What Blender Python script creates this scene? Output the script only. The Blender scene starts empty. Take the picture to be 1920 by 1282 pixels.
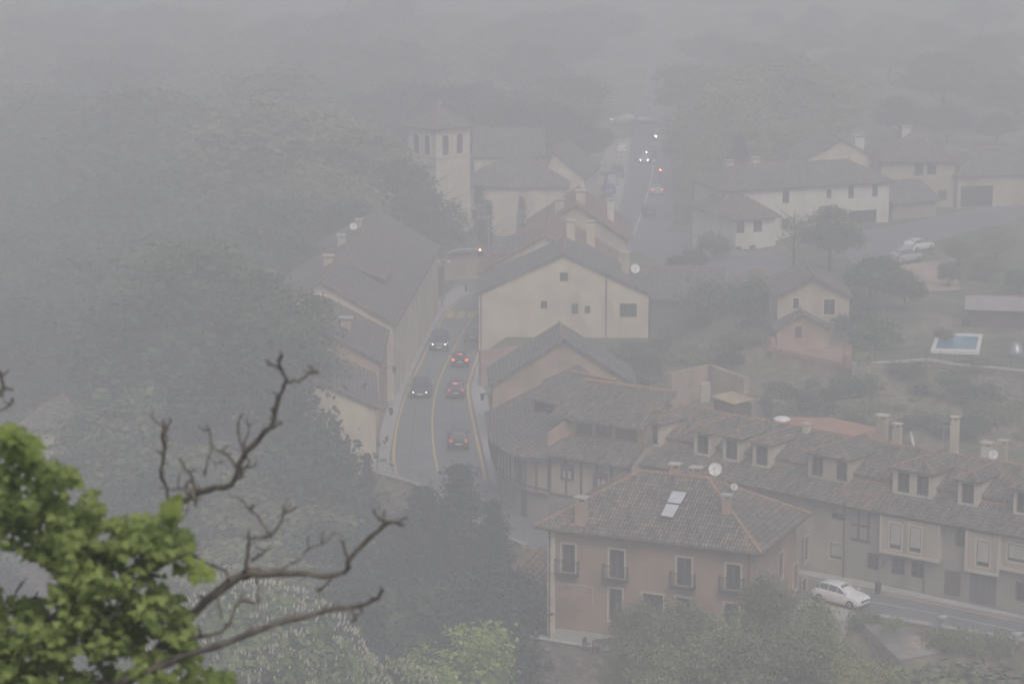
import bpy, math, random
from mathutils import Vector, Matrix
random.seed(11)
R = math.radians
scene = bpy.context.scene
COL = scene.collection

# ------------------------------------------------------------------ camera
CAM_H = 55.0
F = 4900.0                       # focal length in photo pixels (photo 1920 wide)
PITCH = math.atan(1007 / F)
cp, sp = math.cos(PITCH), math.sin(PITCH)
cam_d = bpy.data.cameras.new('camera')
cam = bpy.data.objects.new('camera', cam_d)
COL.objects.link(cam)
cam.location = (0, 0, CAM_H)
cam.rotation_euler = (math.pi / 2 - PITCH, 0, 0)
cam_d.sensor_width = 36
cam_d.lens = F / 1920 * 36
cam_d.clip_start = 0.5
cam_d.clip_end = 4000
cam_d.dof.use_dof = True
cam_d.dof.focus_distance = 200
cam_d.dof.aperture_fstop = 4.2
scene.camera = cam

# ------------------------------------------------------------------ sky, sun, exposure
world = bpy.data.worlds.new('World')
scene.world = world
world.use_nodes = True
nt = world.node_tree
bg = nt.nodes['Background']
sky = nt.nodes.new('ShaderNodeTexSky')
sky.sky_type = 'NISHITA'
sky.sun_disc = False
sky.sun_elevation = R(48)
sky.sun_rotation = R(166)
sky.air_density = 1.0
sky.dust_density = 6.0
nt.links.new(sky.outputs[0], bg.inputs[0])
bg.inputs[1].default_value = 0.12
sun_d = bpy.data.lights.new('sun', 'SUN')
sun = bpy.data.objects.new('sun', sun_d)
COL.objects.link(sun)
sun_d.energy = 1.3
sun_d.angle = R(40)
sun_d.color = (1.0, 0.985, 0.95)
sun.rotation_euler = (R(42), 0, R(14))
scene.view_settings.view_transform = 'Standard'
scene.view_settings.look = 'None'
scene.view_settings.exposure = -0.08
scene.cycles.volume_bounces = 3
scene.cycles.max_bounces = 6
scene.cycles.transparent_max_bounces = 8
scene.cycles.use_denoising = True

# ------------------------------------------------------------------ pixel -> world (layout survey)
def ray(px, py):
    v = 641 - py
    return Vector((px - 960, F * cp + v * sp, -F * sp + v * cp))
def W(px, py, z=0.0):
    r = ray(px, py)
    t = (z - CAM_H) / r.z
    return Vector((r.x * t, r.y * t, z))
def at_dist(px, py, d):
    r = ray(px, py)
    return Vector((0, 0, CAM_H)) + r * (d / r.y)
def proj(p):
    x, y, z = p[0], p[1], p[2] - CAM_H
    d = y * cp - z * sp
    up = y * sp + z * cp
    return 960 + F * x / d, 641 - F * up / d

def ss(a, b, x):
    t = max(0.0, min(1.0, (x - a) / (b - a)))
    return t * t * (3 - 2 * t)

TOWN = [(-26, 380), (-27, 300), (-25, 250), (-22, 225), (-14, 213.5), (-11.6, 212), (-8, 208.6), (-5.3, 203.5), (-2.5, 196),
        (1, 190), (6.6, 183.4), (21.8, 176.4), (24.6, 173.3), (34.5, 167.5), (60, 152), (110, 130), (300, 130),
        (300, 900), (-40, 900), (-34, 450)]
def town_dist(x, y):
    """signed distance to the town polygon (negative inside)"""
    best = 1e9
    inside = False
    n = len(TOWN)
    for i in range(n):
        x1, y1 = TOWN[i]; x2, y2 = TOWN[(i + 1) % n]
        dx, dy = x2 - x1, y2 - y1
        t = max(0, min(1, ((x - x1) * dx + (y - y1) * dy) / (dx * dx + dy * dy)))
        d = math.hypot(x - x1 - t * dx, y - y1 - t * dy)
        best = min(best, d)
        if (y1 > y) != (y2 > y) and x < (x2 - x1) * (y - y1) / (y2 - y1) + x1:
            inside = not inside
    return -best if inside else best
def fbm(x, y):
    return (math.sin(x * .31 + y * .17) + math.sin(x * .13 - y * .27 + 2) + .5 * math.sin(x * .7 + 1) * math.sin(y * .6)) / 2.5
def wall_y(x):
    if x < 24.2: return 239.5
    if x < 30.4: return 239.5 - (x - 24.2) * 1.22
    return 231.9 - (x - 30.4) * .14
def ground(x, y):
    d = town_dist(x, y)
    z = 0.0
    if d > 0:
        z = -9 * ss(0.3, 9, d) + .5 * fbm(x, y) * ss(2, 9, d)
        if y > 330:
            z *= 1 - ss(360, 470, y)
        # gorge side rising on the far left
        z += 14 * ss(-75, -190, x) * ss(200, 380, y)
        z += 10 * ss(520, 800, y)
    else:
        # yard behind the big gabled house and the garden plateau on the right
        yard = 1.7 * ss(-2.6, -1.0, x) * ss(16 + 1, 16 - 1, 16 - 1) * ss(240, 250, y) * ss(300, 285, y) * ss(24, 14, x)
        yw = wall_y(x)
        plate = (2.9 * ss(yw - 20, yw - 3, y) + .5 * ss(yw - 3, yw - .8, y) + 1.6 * ss(yw - .5, yw + .5, y)) * ss(13, 24, x - (y - 240) * .02)
        far = ss(280, 345, y)
        plate = plate * (1 - far) + far * 4.0 * ss(28, 40, x)
        z = max(yard, plate)
        if y > 520:
            z += 10 * ss(520, 800, y)
    if y < 110:     # the hill the photographer stands on
        if y < 1.5:
            hz = 53.3
        else:
            hz = 53.3 - (y - 1.5) * 1.02 + 0.35 * fbm(x * 3, y * 3)
        z = max(z, hz)
    return z
def G(px, py):
    r = ray(px, py)
    t = 130 / r.y
    o = Vector((0, 0, CAM_H))
    step = .8 / r.y
    while t < 900 / r.y:
        p = o + r * t
        if p.z <= ground(p.x, p.y):
            for _ in range(8):
                step *= .5
                q = o + r * (t - step)
                if q.z <= ground(q.x, q.y):
                    t -= step
            p = o + r * t
            return Vector((p.x, p.y, ground(p.x, p.y)))
        t += step
    return o + r * t

# ------------------------------------------------------------------ materials
def nodes(name):
    m = bpy.data.materials.new(name)
    m.use_nodes = True
    return m, m.node_tree, m.node_tree.nodes['Principled BSDF']
def mat(name, c, rough=.85, var=.25, scale=1.5, c2=None, bump=0.0, spec=.3, metal=0, detail=6, stains=0.0):
    m, t, b = nodes(name)
    n = t.nodes; l = t.links
    tc = n.new('ShaderNodeTexCoord')
    no = n.new('ShaderNodeTexNoise')
    no.inputs['Scale'].default_value = scale
    no.inputs['Detail'].default_value = detail
    l.new(tc.outputs['Object'], no.inputs['Vector'])
    rp = n.new('ShaderNodeValToRGB')
    if c2 is None:
        a = [v * (1 - var) for v in c]; d = [min(1, v * (1 + var)) for v in c]
    else:
        a, d = c, c2
    rp.color_ramp.elements[0].position = .33; rp.color_ramp.elements[1].position = .67
    rp.color_ramp.elements[0].color = (*a, 1); rp.color_ramp.elements[1].color = (*d, 1)
    l.new(no.outputs['Fac'], rp.inputs[0])
    out = rp.outputs[0]
    if stains > 0:
        n2 = n.new('ShaderNodeTexNoise'); n2.inputs['Scale'].default_value = .35; n2.inputs['Detail'].default_value = 8
        mp = n.new('ShaderNodeMapping'); mp.inputs['Scale'].default_value = (1.6, 1.6, .5)
        l.new(tc.outputs['Object'], mp.inputs[0]); l.new(mp.outputs[0], n2.inputs['Vector'])
        r2 = n.new('ShaderNodeValToRGB')
        r2.color_ramp.elements[0].position = .5; r2.color_ramp.elements[1].position = .68
        l.new(n2.outputs['Fac'], r2.inputs[0])
        mx = n.new('ShaderNodeMixRGB'); mx.blend_type = 'MULTIPLY'
        ml = n.new('ShaderNodeMath'); ml.operation = 'MULTIPLY'; ml.inputs[1].default_value = stains
        l.new(r2.outputs[0], ml.inputs[0]); l.new(ml.outputs[0], mx.inputs[0])
        l.new(out, mx.inputs[1]); mx.inputs[2].default_value = (.55, .5, .45, 1)
        out = mx.outputs[0]
    l.new(out, b.inputs['Base Color'])
    b.inputs['Roughness'].default_value = rough
    b.inputs['Specular IOR Level'].default_value = spec
    b.inputs['Metallic'].default_value = metal
    if bump > 0:
        bp = n.new('ShaderNodeBump'); bp.inputs['Distance'].default_value = bump
        l.new(no.outputs['Fac'], bp.inputs['Height']); l.new(bp.outputs[0], b.inputs['Normal'])
    return m
def emit(name, c, s, base=(.8, .8, .8)):
    m, t, b = nodes(name)
    b.inputs['Base Color'].default_value = (*base, 1)
    b.inputs['Emission Color'].default_value = (*c, 1)
    b.inputs['Emission Strength'].default_value = s
    b.inputs['Roughness'].default_value = .3
    return m
def tile(name, grey, red, redness):
    """curved clay tiles: columns down the slope (u), courses across (v); lichen grey mixed with bare terracotta"""
    m, t, b = nodes(name)
    n = t.nodes; l = t.links
    uv = n.new('ShaderNodeUVMap'); uv.uv_map = 'UVMap'
    tc = n.new('ShaderNodeTexCoord')
    big = n.new('ShaderNodeTexNoise'); big.inputs['Scale'].default_value = .28; big.inputs['Detail'].default_value = 7; big.inputs['Roughness'].default_value = .65
    l.new(tc.outputs['Object'], big.inputs['Vector'])
    # per tile random tone
    mp = n.new('ShaderNodeMapping'); mp.inputs['Scale'].default_value = (4.2, 2.6, 1)
    l.new(uv.outputs[0], mp.inputs[0])
    wn = n.new('ShaderNodeTexVoronoi'); wn.inputs['Scale'].default_value = 1.0; wn.inputs['Randomness'].default_value = .35
    l.new(mp.outputs[0], wn.inputs['Vector'])
    sepc = n.new('ShaderNodeSeparateColor'); l.new(wn.outputs['Color'], sepc.inputs[0])
    ad = n.new('ShaderNodeMath'); ad.operation = 'MULTIPLY_ADD'
    l.new(sepc.outputs[0], ad.inputs[0]); ad.inputs[1].default_value = .22; l.new(big.outputs['Fac'], ad.inputs[2])
    rp = n.new('ShaderNodeValToRGB')
    e = rp.color_ramp.elements
    p0 = .86 - redness * .45
    e[0].position = p0 - .14; e[1].position = p0 + .12
    e[0].color = (*grey, 1); e[1].color = (*red, 1)
    l.new(ad.outputs[0], rp.inputs[0])
    # value variation
    hv = n.new('ShaderNodeMath'); hv.operation = 'MULTIPLY_ADD'
    l.new(sepc.outputs[1], hv.inputs[0]); hv.inputs[1].default_value = .85; hv.inputs[2].default_value = .55
    # columns
    sx = n.new('ShaderNodeSeparateXYZ'); l.new(uv.outputs[0], sx.inputs[0])
    cs = n.new('ShaderNodeMath'); cs.operation = 'MULTIPLY'; cs.inputs[1].default_value = 2 * math.pi / .24; l.new(sx.outputs[0], cs.inputs[0])
    co = n.new('ShaderNodeMath'); co.operation = 'COSINE'; l.new(cs.outputs[0], co.inputs[0])
    rv = n.new('ShaderNodeMath'); rv.operation = 'MULTIPLY'; rv.inputs[1].default_value = 1 / .38; l.new(sx.outputs[1], rv.inputs[0])
    fr = n.new('ShaderNodeMath'); fr.operation = 'FRACT'; l.new(rv.outputs[0], fr.inputs[0])
    gt = n.new('ShaderNodeMath'); gt.operation = 'LESS_THAN'; gt.inputs[1].default_value = .3; l.new(fr.outputs[0], gt.inputs[0])
    mlt = n.new('ShaderNodeMath'); mlt.operation = 'MULTIPLY_ADD'; mlt.inputs[1].default_value = -.5; mlt.inputs[2].default_value = 1; l.new(gt.outputs[0], mlt.inputs[0])
    m2 = n.new('ShaderNodeMath'); m2.operation = 'MULTIPLY'; l.new(mlt.outputs[0], m2.inputs[0]); l.new(hv.outputs[0], m2.inputs[1])
    mx = n.new('ShaderNodeMixRGB'); mx.blend_type = 'MULTIPLY'; mx.inputs[0].default_value = 1
    l.new(rp.outputs[0], mx.inputs[1]); l.new(m2.outputs[0], mx.inputs[2])
    l.new(mx.outputs[0], b.inputs['Base Color'])
    h = n.new('ShaderNodeMath'); h.operation = 'MULTIPLY_ADD'; l.new(fr.outputs[0], h.inputs[0]); h.inputs[1].default_value = -.6; l.new(co.outputs[0], h.inputs[2])
    bp = n.new('ShaderNodeBump'); bp.inputs['Distance'].default_value = .06; bp.inputs['Strength'].default_value = .8
    l.new(h.outputs[0], bp.inputs['Height']); l.new(bp.outputs[0], b.inputs['Normal'])
    b.inputs['Roughness'].default_value = .9
    return m
def stone(name, c1, c2, mortar, sc=1.6):
    m, t, b = nodes(name)
    n = t.nodes; l = t.links
    uv = n.new('ShaderNodeUVMap'); uv.uv_map = 'UVMap'
    br = n.new('ShaderNodeTexVoronoi'); br.feature = 'DISTANCE_TO_EDGE'; br.inputs['Scale'].default_value = sc
    vc = n.new('ShaderNodeTexVoronoi'); vc.inputs['Scale'].default_value = sc
    mp = n.new('ShaderNodeMapping'); mp.inputs['Scale'].default_value = (1, 1.7, 1)
    l.new(uv.outputs[0], mp.inputs[0]); l.new(mp.outputs[0], br.inputs['Vector']); l.new(mp.outputs[0], vc.inputs['Vector'])
    sc_ = n.new('ShaderNodeSeparateColor'); l.new(vc.outputs['Color'], sc_.inputs[0])
    rp = n.new('ShaderNodeValToRGB'); rp.color_ramp.elements[0].color = (*c1, 1); rp.color_ramp.elements[1].color = (*c2, 1)
    l.new(sc_.outputs[0], rp.inputs[0])
    th = n.new('ShaderNodeMath'); th.operation = 'LESS_THAN'; th.inputs[1].default_value = .05; l.new(br.outputs['Distance'], th.inputs[0])
    mx = n.new('ShaderNodeMixRGB'); l.new(th.outputs[0], mx.inputs[0]); l.new(rp.outputs[0], mx.inputs[1]); mx.inputs[2].default_value = (*mortar, 1)
    no = n.new('ShaderNodeTexNoise'); no.inputs['Scale'].default_value = .5; no.inputs['Detail'].default_value = 6
    tc = n.new('ShaderNodeTexCoord'); l.new(tc.outputs['Object'], no.inputs['Vector'])
    m3 = n.new('ShaderNodeMixRGB'); m3.blend_type = 'OVERLAY'; m3.inputs[0].default_value = .5
    l.new(mx.outputs[0], m3.inputs[1]); l.new(no.outputs['Fac'], m3.inputs[2])
    l.new(m3.outputs[0], b.inputs['Base Color'])
    bp = n.new('ShaderNodeBump'); bp.inputs['Distance'].default_value = .05; l.new(br.outputs['Distance'], bp.inputs['Height']); l.new(bp.outputs[0], b.inputs['Normal'])
    b.inputs['Roughness'].default_value = .92
    return m
def leafmat(name, c, c2, scale=.5, trans=.25):
    m, t, b = nodes(name)
    n = t.nodes; l = t.links
    tc = n.new('ShaderNodeTexCoord'); oi = n.new('ShaderNodeObjectInfo')
    no = n.new('ShaderNodeTexNoise'); no.inputs['Scale'].default_value = scale; no.inputs['Detail'].default_value = 5
    l.new(tc.outputs['Object'], no.inputs['Vector'])
    ge = n.new('ShaderNodeNewGeometry')
    ad = n.new('ShaderNodeMath'); ad.operation = 'MULTIPLY_ADD'; l.new(ge.outputs['Random Per Island'], ad.inputs[0]); ad.inputs[1].default_value = .35; l.new(no.outputs['Fac'], ad.inputs[2])
    rp = n.new('ShaderNodeValToRGB'); rp.color_ramp.elements[0].position = .4; rp.color_ramp.elements[1].position = .95
    rp.color_ramp.elements[0].color = (*c, 1); rp.color_ramp.elements[1].color = (*c2, 1)
    l.new(ad.outputs[0], rp.inputs[0])
    hs = n.new('ShaderNodeHueSaturation')
    mr = n.new('ShaderNodeMapRange'); mr.inputs[3].default_value = .75; mr.inputs[4].default_value = 1.25
    l.new(oi.outputs['Random'], mr.inputs[0]); l.new(mr.outputs[0], hs.inputs['Value'])
    l.new(rp.outputs[0], hs.inputs['Color']); l.new(hs.outputs[0], b.inputs['Base Color'])
    b.inputs['Roughness'].default_value = .7
    b.inputs['Specular IOR Level'].default_value = .25
    if trans > 0:
        tr = n.new('ShaderNodeBsdfTranslucent'); l.new(hs.outputs[0], tr.inputs[0])
        mx = n.new('ShaderNodeMixShader'); mx.inputs[0].default_value = trans
        out = n['Material Output']
        l.new(b.outputs[0], mx.inputs[1]); l.new(tr.outputs[0], mx.inputs[2]); l.new(mx.outputs[0], out.inputs[0])
    return m

M = {}
M['tile'] = tile('lichen_tile', (.165, .15, .125), (.31, .20, .15), .2)
M['tile_mix'] = tile('mixed_tile', (.165, .155, .13), (.32, .20, .145), .27)
M['tile_red'] = tile('terracotta_tile', (.18, .14, .115), (.36, .19, .135), .7)
M['tile_grey'] = tile('weathered_grey_tile', (.17, .16, .14), (.28, .20, .16), .1)
M['cap'] = mat('ridge_terracotta', (.26, .17, .125), .9, c2=(.44, .25, .165), scale=3)
M['capg'] = mat('ridge_weathered', (.2, .14, .1), .9, c2=(.36, .2, .13), scale=3)
M['ochre'] = mat('ochre_render', (.34, .24, .165), .92, .12, .6, stains=.7)
M['cream'] = mat('cream_render', (.56, .49, .38), .92, .12, .45, stains=.45)
M['white'] = mat('white_render', (.62, .60, .55), .9, .07, .5, stains=.4)
M['beige'] = mat('beige_render', (.42, .37, .29), .92, .10, .6, stains=.55)
M['greyr'] = mat('grey_render', (.30, .28, .24), .92, .10, .6, stains=.5)
M['pink'] = mat('red_render', (.38, .27, .21), .92, .16, .5, stains=.6)
M['adobe'] = mat('adobe_render', (.36, .27, .20), .95, .2, .7, stains=.6)
M['frame'] = mat('pale_stone_trim', (.52, .47, .39), .85, .08, 2)
M['stone'] = stone('rubble_stone', (.16, .13, .105), (.36, .31, .25), (.22, .2, .17))
M['church'] = stone('church_stone', (.52, .46, .37), (.64, .57, .46), (.48, .43, .35), 1.0)
M['brick'] = stone('brickwork', (.28, .16, .12), (.40, .24, .18), (.35, .3, .25), 3.5)
M['glass'] = mat('window_glass', (.022, .024, .027), .35, .2, 2, spec=.3)
M['carglass'] = mat('car_glass', (.10, .115, .13), .12, .1, 2, spec=.6)
M['shutter'] = mat('roller_shutter', (.42, .40, .35), .7, .08, 3)
M['wood'] = mat('dark_timber', (.10, .075, .055), .85, .3, 3)
M['door'] = mat('brown_door', (.10, .07, .05), .7, .2, 3)
M['garage'] = mat('garage_door_grey', (.12, .11, .11), .6, .1, 2)
M['iron'] = mat('black_iron', (.025, .025, .028), .5, .2, 4)
M['galv'] = mat('galvanised_metal', (.42, .44, .46), .4, .1, 4, metal=.6)
M['gutter'] = mat('gutter_brown', (.09, .065, .05), .6, .15, 4)
M['asphalt'] = mat('asphalt_surface', (.165, .165, .17), .55, .16, .35, bump=.004, spec=.45)
M['pave'] = mat('pavement_slabs', (.40, .39, .37), .85, .12, .9)
M['kerbm'] = mat('kerb_stone', (.38, .37, .35), .85, .1, 1.5)
M['yellow'] = mat('yellow_paint', (.58, .42, .15), .6, .15, 2)
M['wpaint'] = mat('white_paint', (.66, .66, .63), .6, .15, 2)
M['bark'] = mat('bark', (.085, .068, .05), .95, .35, 3, bump=.02)
M['barkf'] = mat('lichen_bark', (.06, .054, .05), .95, c2=(.16, .148, .13), scale=14, bump=.01)
M['plate'] = mat('number_plate_white', (.75, .75, .72), .5, .05, 2)
M['rubber'] = mat('tyre_rubber', (.02, .02, .02), .9, .2, 4)
M['alloy'] = mat('alloy_wheel', (.35, .35, .36), .35, .1, 4, metal=.7)
M['head'] = emit('headlight_lit', (1, .97, .92), 9.0)
M['headx'] = emit('headlight_bright', (.92, .96, 1), 6.5)
M['headfar'] = emit('headlight_full_beam', (1, .97, .92), 120.0)
M['tailfar'] = emit('tail_light_far', (1, .12, .08), 4.0, (.4, .02, .02))
M['headoff'] = mat('headlight_glass', (.6, .62, .64), .15, .05, 3, spec=.7)
M['taill'] = emit('tail_light_lit', (1, .10, .06), .8, (.4, .02, .02))
M['brake'] = emit('brake_light_lit', (1, .16, .07), 2.6, (.4, .02, .02))
M['tailoff'] = mat('tail_light_red', (.38, .03, .03), .3, .1, 3)
M['redlamp'] = emit('traffic_red_lit', (1, .10, .05), 40.0, (.4, .02, .02))
M['lampglass'] = emit('street_lamp_lit', (1, .97, .9), 6.0)
M['dish'] = mat('dish_white', (.72, .72, .70), .5, .05, 3)
M['pool'] = mat('pool_water', (.10, .30, .40), .08, .1, .8, spec=.6)
M['tarp'] = mat('ochre_tarp', (.36, .29, .18), .7, .2, .9)
M['slab'] = mat('orange_clay_slab', (.38, .22, .155), .9, .15, .6)
M['soil'] = mat('bare_earth', (.40, .31, .24), .95, .12, .5)
M['rubble'] = mat('rubble_and_earth', (.075, .075, .045), .97, c2=(.26, .21, .155), scale=.9, bump=.25, detail=10)
M['tar'] = mat('tar', (.07, .07, .07), .6, .2, 3)
M['gravel'] = mat('pale_gravel', (.36, .33, .29), .95, .15, .6)
M['corr'] = mat('corrugated_sheet', (.30, .29, .28), .7, .25, .6)
M['velux'] = mat('skylight_glass', (.55, .58, .62), .12, .05, 2, spec=.8)
M['orange'] = mat('orange_fabric', (.6, .2, .08), .8, .1, 3)
def paint(name, c):
    m = mat(name, c, .28, .04, 1.0, spec=.6)
    m.node_tree.nodes['Principled BSDF'].inputs['Coat Weight'].default_value = .2
    return m
M['car_black'] = paint('paint_black', (.018, .019, .022))
M['car_navy'] = paint('paint_navy', (.03, .035, .055))
M['car_grey'] = paint('paint_grey', (.12, .125, .13))
M['car_silver'] = paint('paint_silver', (.42, .43, .45))
M['car_white'] = paint('paint_white', (.78, .79, .80))
M['car_blue'] = paint('paint_blue', (.06, .10, .30))
M['car_red'] = paint('paint_red', (.22, .03, .03))
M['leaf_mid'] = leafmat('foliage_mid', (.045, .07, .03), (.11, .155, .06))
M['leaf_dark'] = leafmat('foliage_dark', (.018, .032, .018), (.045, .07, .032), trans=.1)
M['leaf_light'] = leafmat('foliage_light', (.07, .11, .03), (.17, .22, .07))
M['leaf_bright'] = leafmat('foliage_bright', (.20, .29, .06), (.42, .50, .14))
M['leaf_olive'] = leafmat('foliage_olive', (.12, .15, .065), (.28, .30, .15))
M['leaf_yel'] = leafmat('foliage_yellowish', (.17, .18, .07), (.34, .34, .14))
M['leaf_maple'] = leafmat('foliage_maple', (.16, .23, .065), (.40, .50, .17), scale=1.2, trans=.5)
M['leaf_young'] = leafmat('foliage_young', (.17, .24, .05), (.27, .34, .09), scale=1.2, trans=.4)
M['blossom'] = mat('chestnut_blossom', (.46, .44, .35), .8, .15, 4)
M['white_blossom'] = mat('white_blossom', (.72, .72, .68), .8, .1, 4)

# ------------------------------------------------------------------ mesh builder
class MB:
    def __init__(s):
        s.v = []; s.f = []
    def poly(s, pts):
        i = len(s.v); s.v += [Vector(p) for p in pts]; s.f.append(tuple(range(i, i + len(pts))))
    def hexa(s, b, t):
        """b, t: four bottom and four top corners"""
        i = len(s.v); s.v += [Vector(p) for p in b] + [Vector(p) for p in t]
        s.f += [(i, i+3, i+2, i+1), (i+4, i+5, i+6, i+7), (i, i+1, i+5, i+4), (i+1, i+2, i+6, i+5), (i+2, i+3, i+7, i+6), (i+3, i, i+4, i+7)]
    def box(s, c, sx, sy, sz, rz=0):
        c = Vector(c); ca, sa = math.cos(rz), math.sin(rz)
        def q(x, y, z): return c + Vector((x * ca - y * sa, x * sa + y * ca, z))
        a, b = sx / 2, sy / 2
        s.hexa([q(-a, -b, 0), q(a, -b, 0), q(a, b, 0), q(-a, b, 0)], [q(-a, -b, sz), q(a, -b, sz), q(a, b, sz), q(-a, b, sz)])
    def prism(s, pts, dz):
        """pts: any polygon, extruded down by dz"""
        n = len(pts); i = len(s.v)
        P = [Vector(p) for p in pts]
        s.v += P + [p - Vector((0, 0, dz)) for p in P]
        s.f.append(tuple(range(i, i + n))); s.f.append(tuple(range(i + 2 * n - 1, i + n - 1, -1)))
        for k in range(n):
            k2 = (k + 1) % n
            s.f.append((i + k2, i + k, i + n + k, i + n + k2))
    def tube(s, pts, rad, n=6, caps=True):
        P = [Vector(p) for p in pts]
        if not isinstance(rad, (list, tuple)): rad = [rad] * len(P)
        i0 = len(s.v)
        up = Vector((.13, .27, .95))
        for k, p in enumerate(P):
            d = (P[min(k + 1, len(P) - 1)] - P[max(k - 1, 0)])
            if d.length < 1e-6: d = Vector((0, 0, 1))
            d.normalize()
            a = d.cross(up)
            if a.length < 1e-3: a = d.cross(Vector((1, 0, 0)))
            a.normalize(); b = d.cross(a)
            for j in range(n):
                t = 2 * math.pi * j / n
                s.v.append(p + (a * math.cos(t) + b * math.sin(t)) * rad[k])
        for k in range(len(P) - 1):
            for j in range(n):
                j2 = (j + 1) % n
                s.f.append((i0 + k * n + j, i0 + k * n + j2, i0 + (k + 1) * n + j2, i0 + (k + 1) * n + j))
        if caps:
            s.f.append(tuple(i0 + j for j in reversed(range(n))))
            s.f.append(tuple(i0 + (len(P) - 1) * n + j for j in range(n)))
    def cyl(s, c, axis, r, h, n=16):
        c = Vector(c); ax = Vector(axis).normalized()
        s.tube([c, c + ax * h], r, n)
    def ball(s, c, r, n=10, squash=(1, 1, 1)):
        c = Vector(c); i = len(s.v); m = n // 2
        for a in range(m + 1):
            th = math.pi * a / m
            for b in range(n):
                ph = 2 * math.pi * b / n
                s.v.append(c + Vector((r * squash[0] * math.sin(th) * math.cos(ph), r * squash[1] * math.sin(th) * math.sin(ph), r * squash[2] * math.cos(th))))
        for a in range(m):
            for b in range(n):
                b2 = (b + 1) % n
                s.f.append((i + a * n + b, i + (a + 1) * n + b, i + (a + 1) * n + b2, i + a * n + b2))
    def build(s, name, material, parent=None, smooth=False, uv=True):
        base = parent_world(parent)
        me = bpy.data.meshes.new(name)
        me.from_pydata([v - base for v in s.v], [], s.f)
        me.materials.append(material)
        me.update()
        if uv:
            lay = me.uv_layers.new(name='UVMap')
            for p in me.polygons:
                nn = p.normal
                t = Vector((-nn.y, nn.x, 0))
                if t.length < .12: t = Vector((1, 0, 0))
                t.normalize()
                b = nn.cross(t)
                for li in p.loop_indices:
                    co = me.vertices[me.loops[li].vertex_index].co + base
                    lay.data[li].uv = (co.dot(t), co.dot(b))
        if smooth:
            for p in me.polygons: p.use_smooth = True
        o = bpy.data.objects.new(name, me)
        COL.objects.link(o)
        if parent is not None: o.parent = parent
        return o
def parent_world(p):
    b = Vector((0, 0, 0))
    while p is not None:
        b += p.location; p = p.parent
    return b
def tag(o, label=None, cat=None, group=None, kind=None):
    if label: o['label'] = label
    if cat: o['category'] = cat
    if group: o['group'] = group
    if kind: o['kind'] = kind
    return o
def thing(name, loc, label, cat, group=None):
    o = bpy.data.objects.new(name, None)
    COL.objects.link(o); o.location = Vector(loc); o.empty_display_size = .5
    return tag(o, label, cat, group)
KIDS = {}
def copy_tree(o, parent=None):
    c = o.copy(); COL.objects.link(c)
    c.parent = parent
    for ch in list(o.children): copy_tree(ch, c)
    return c

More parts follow.
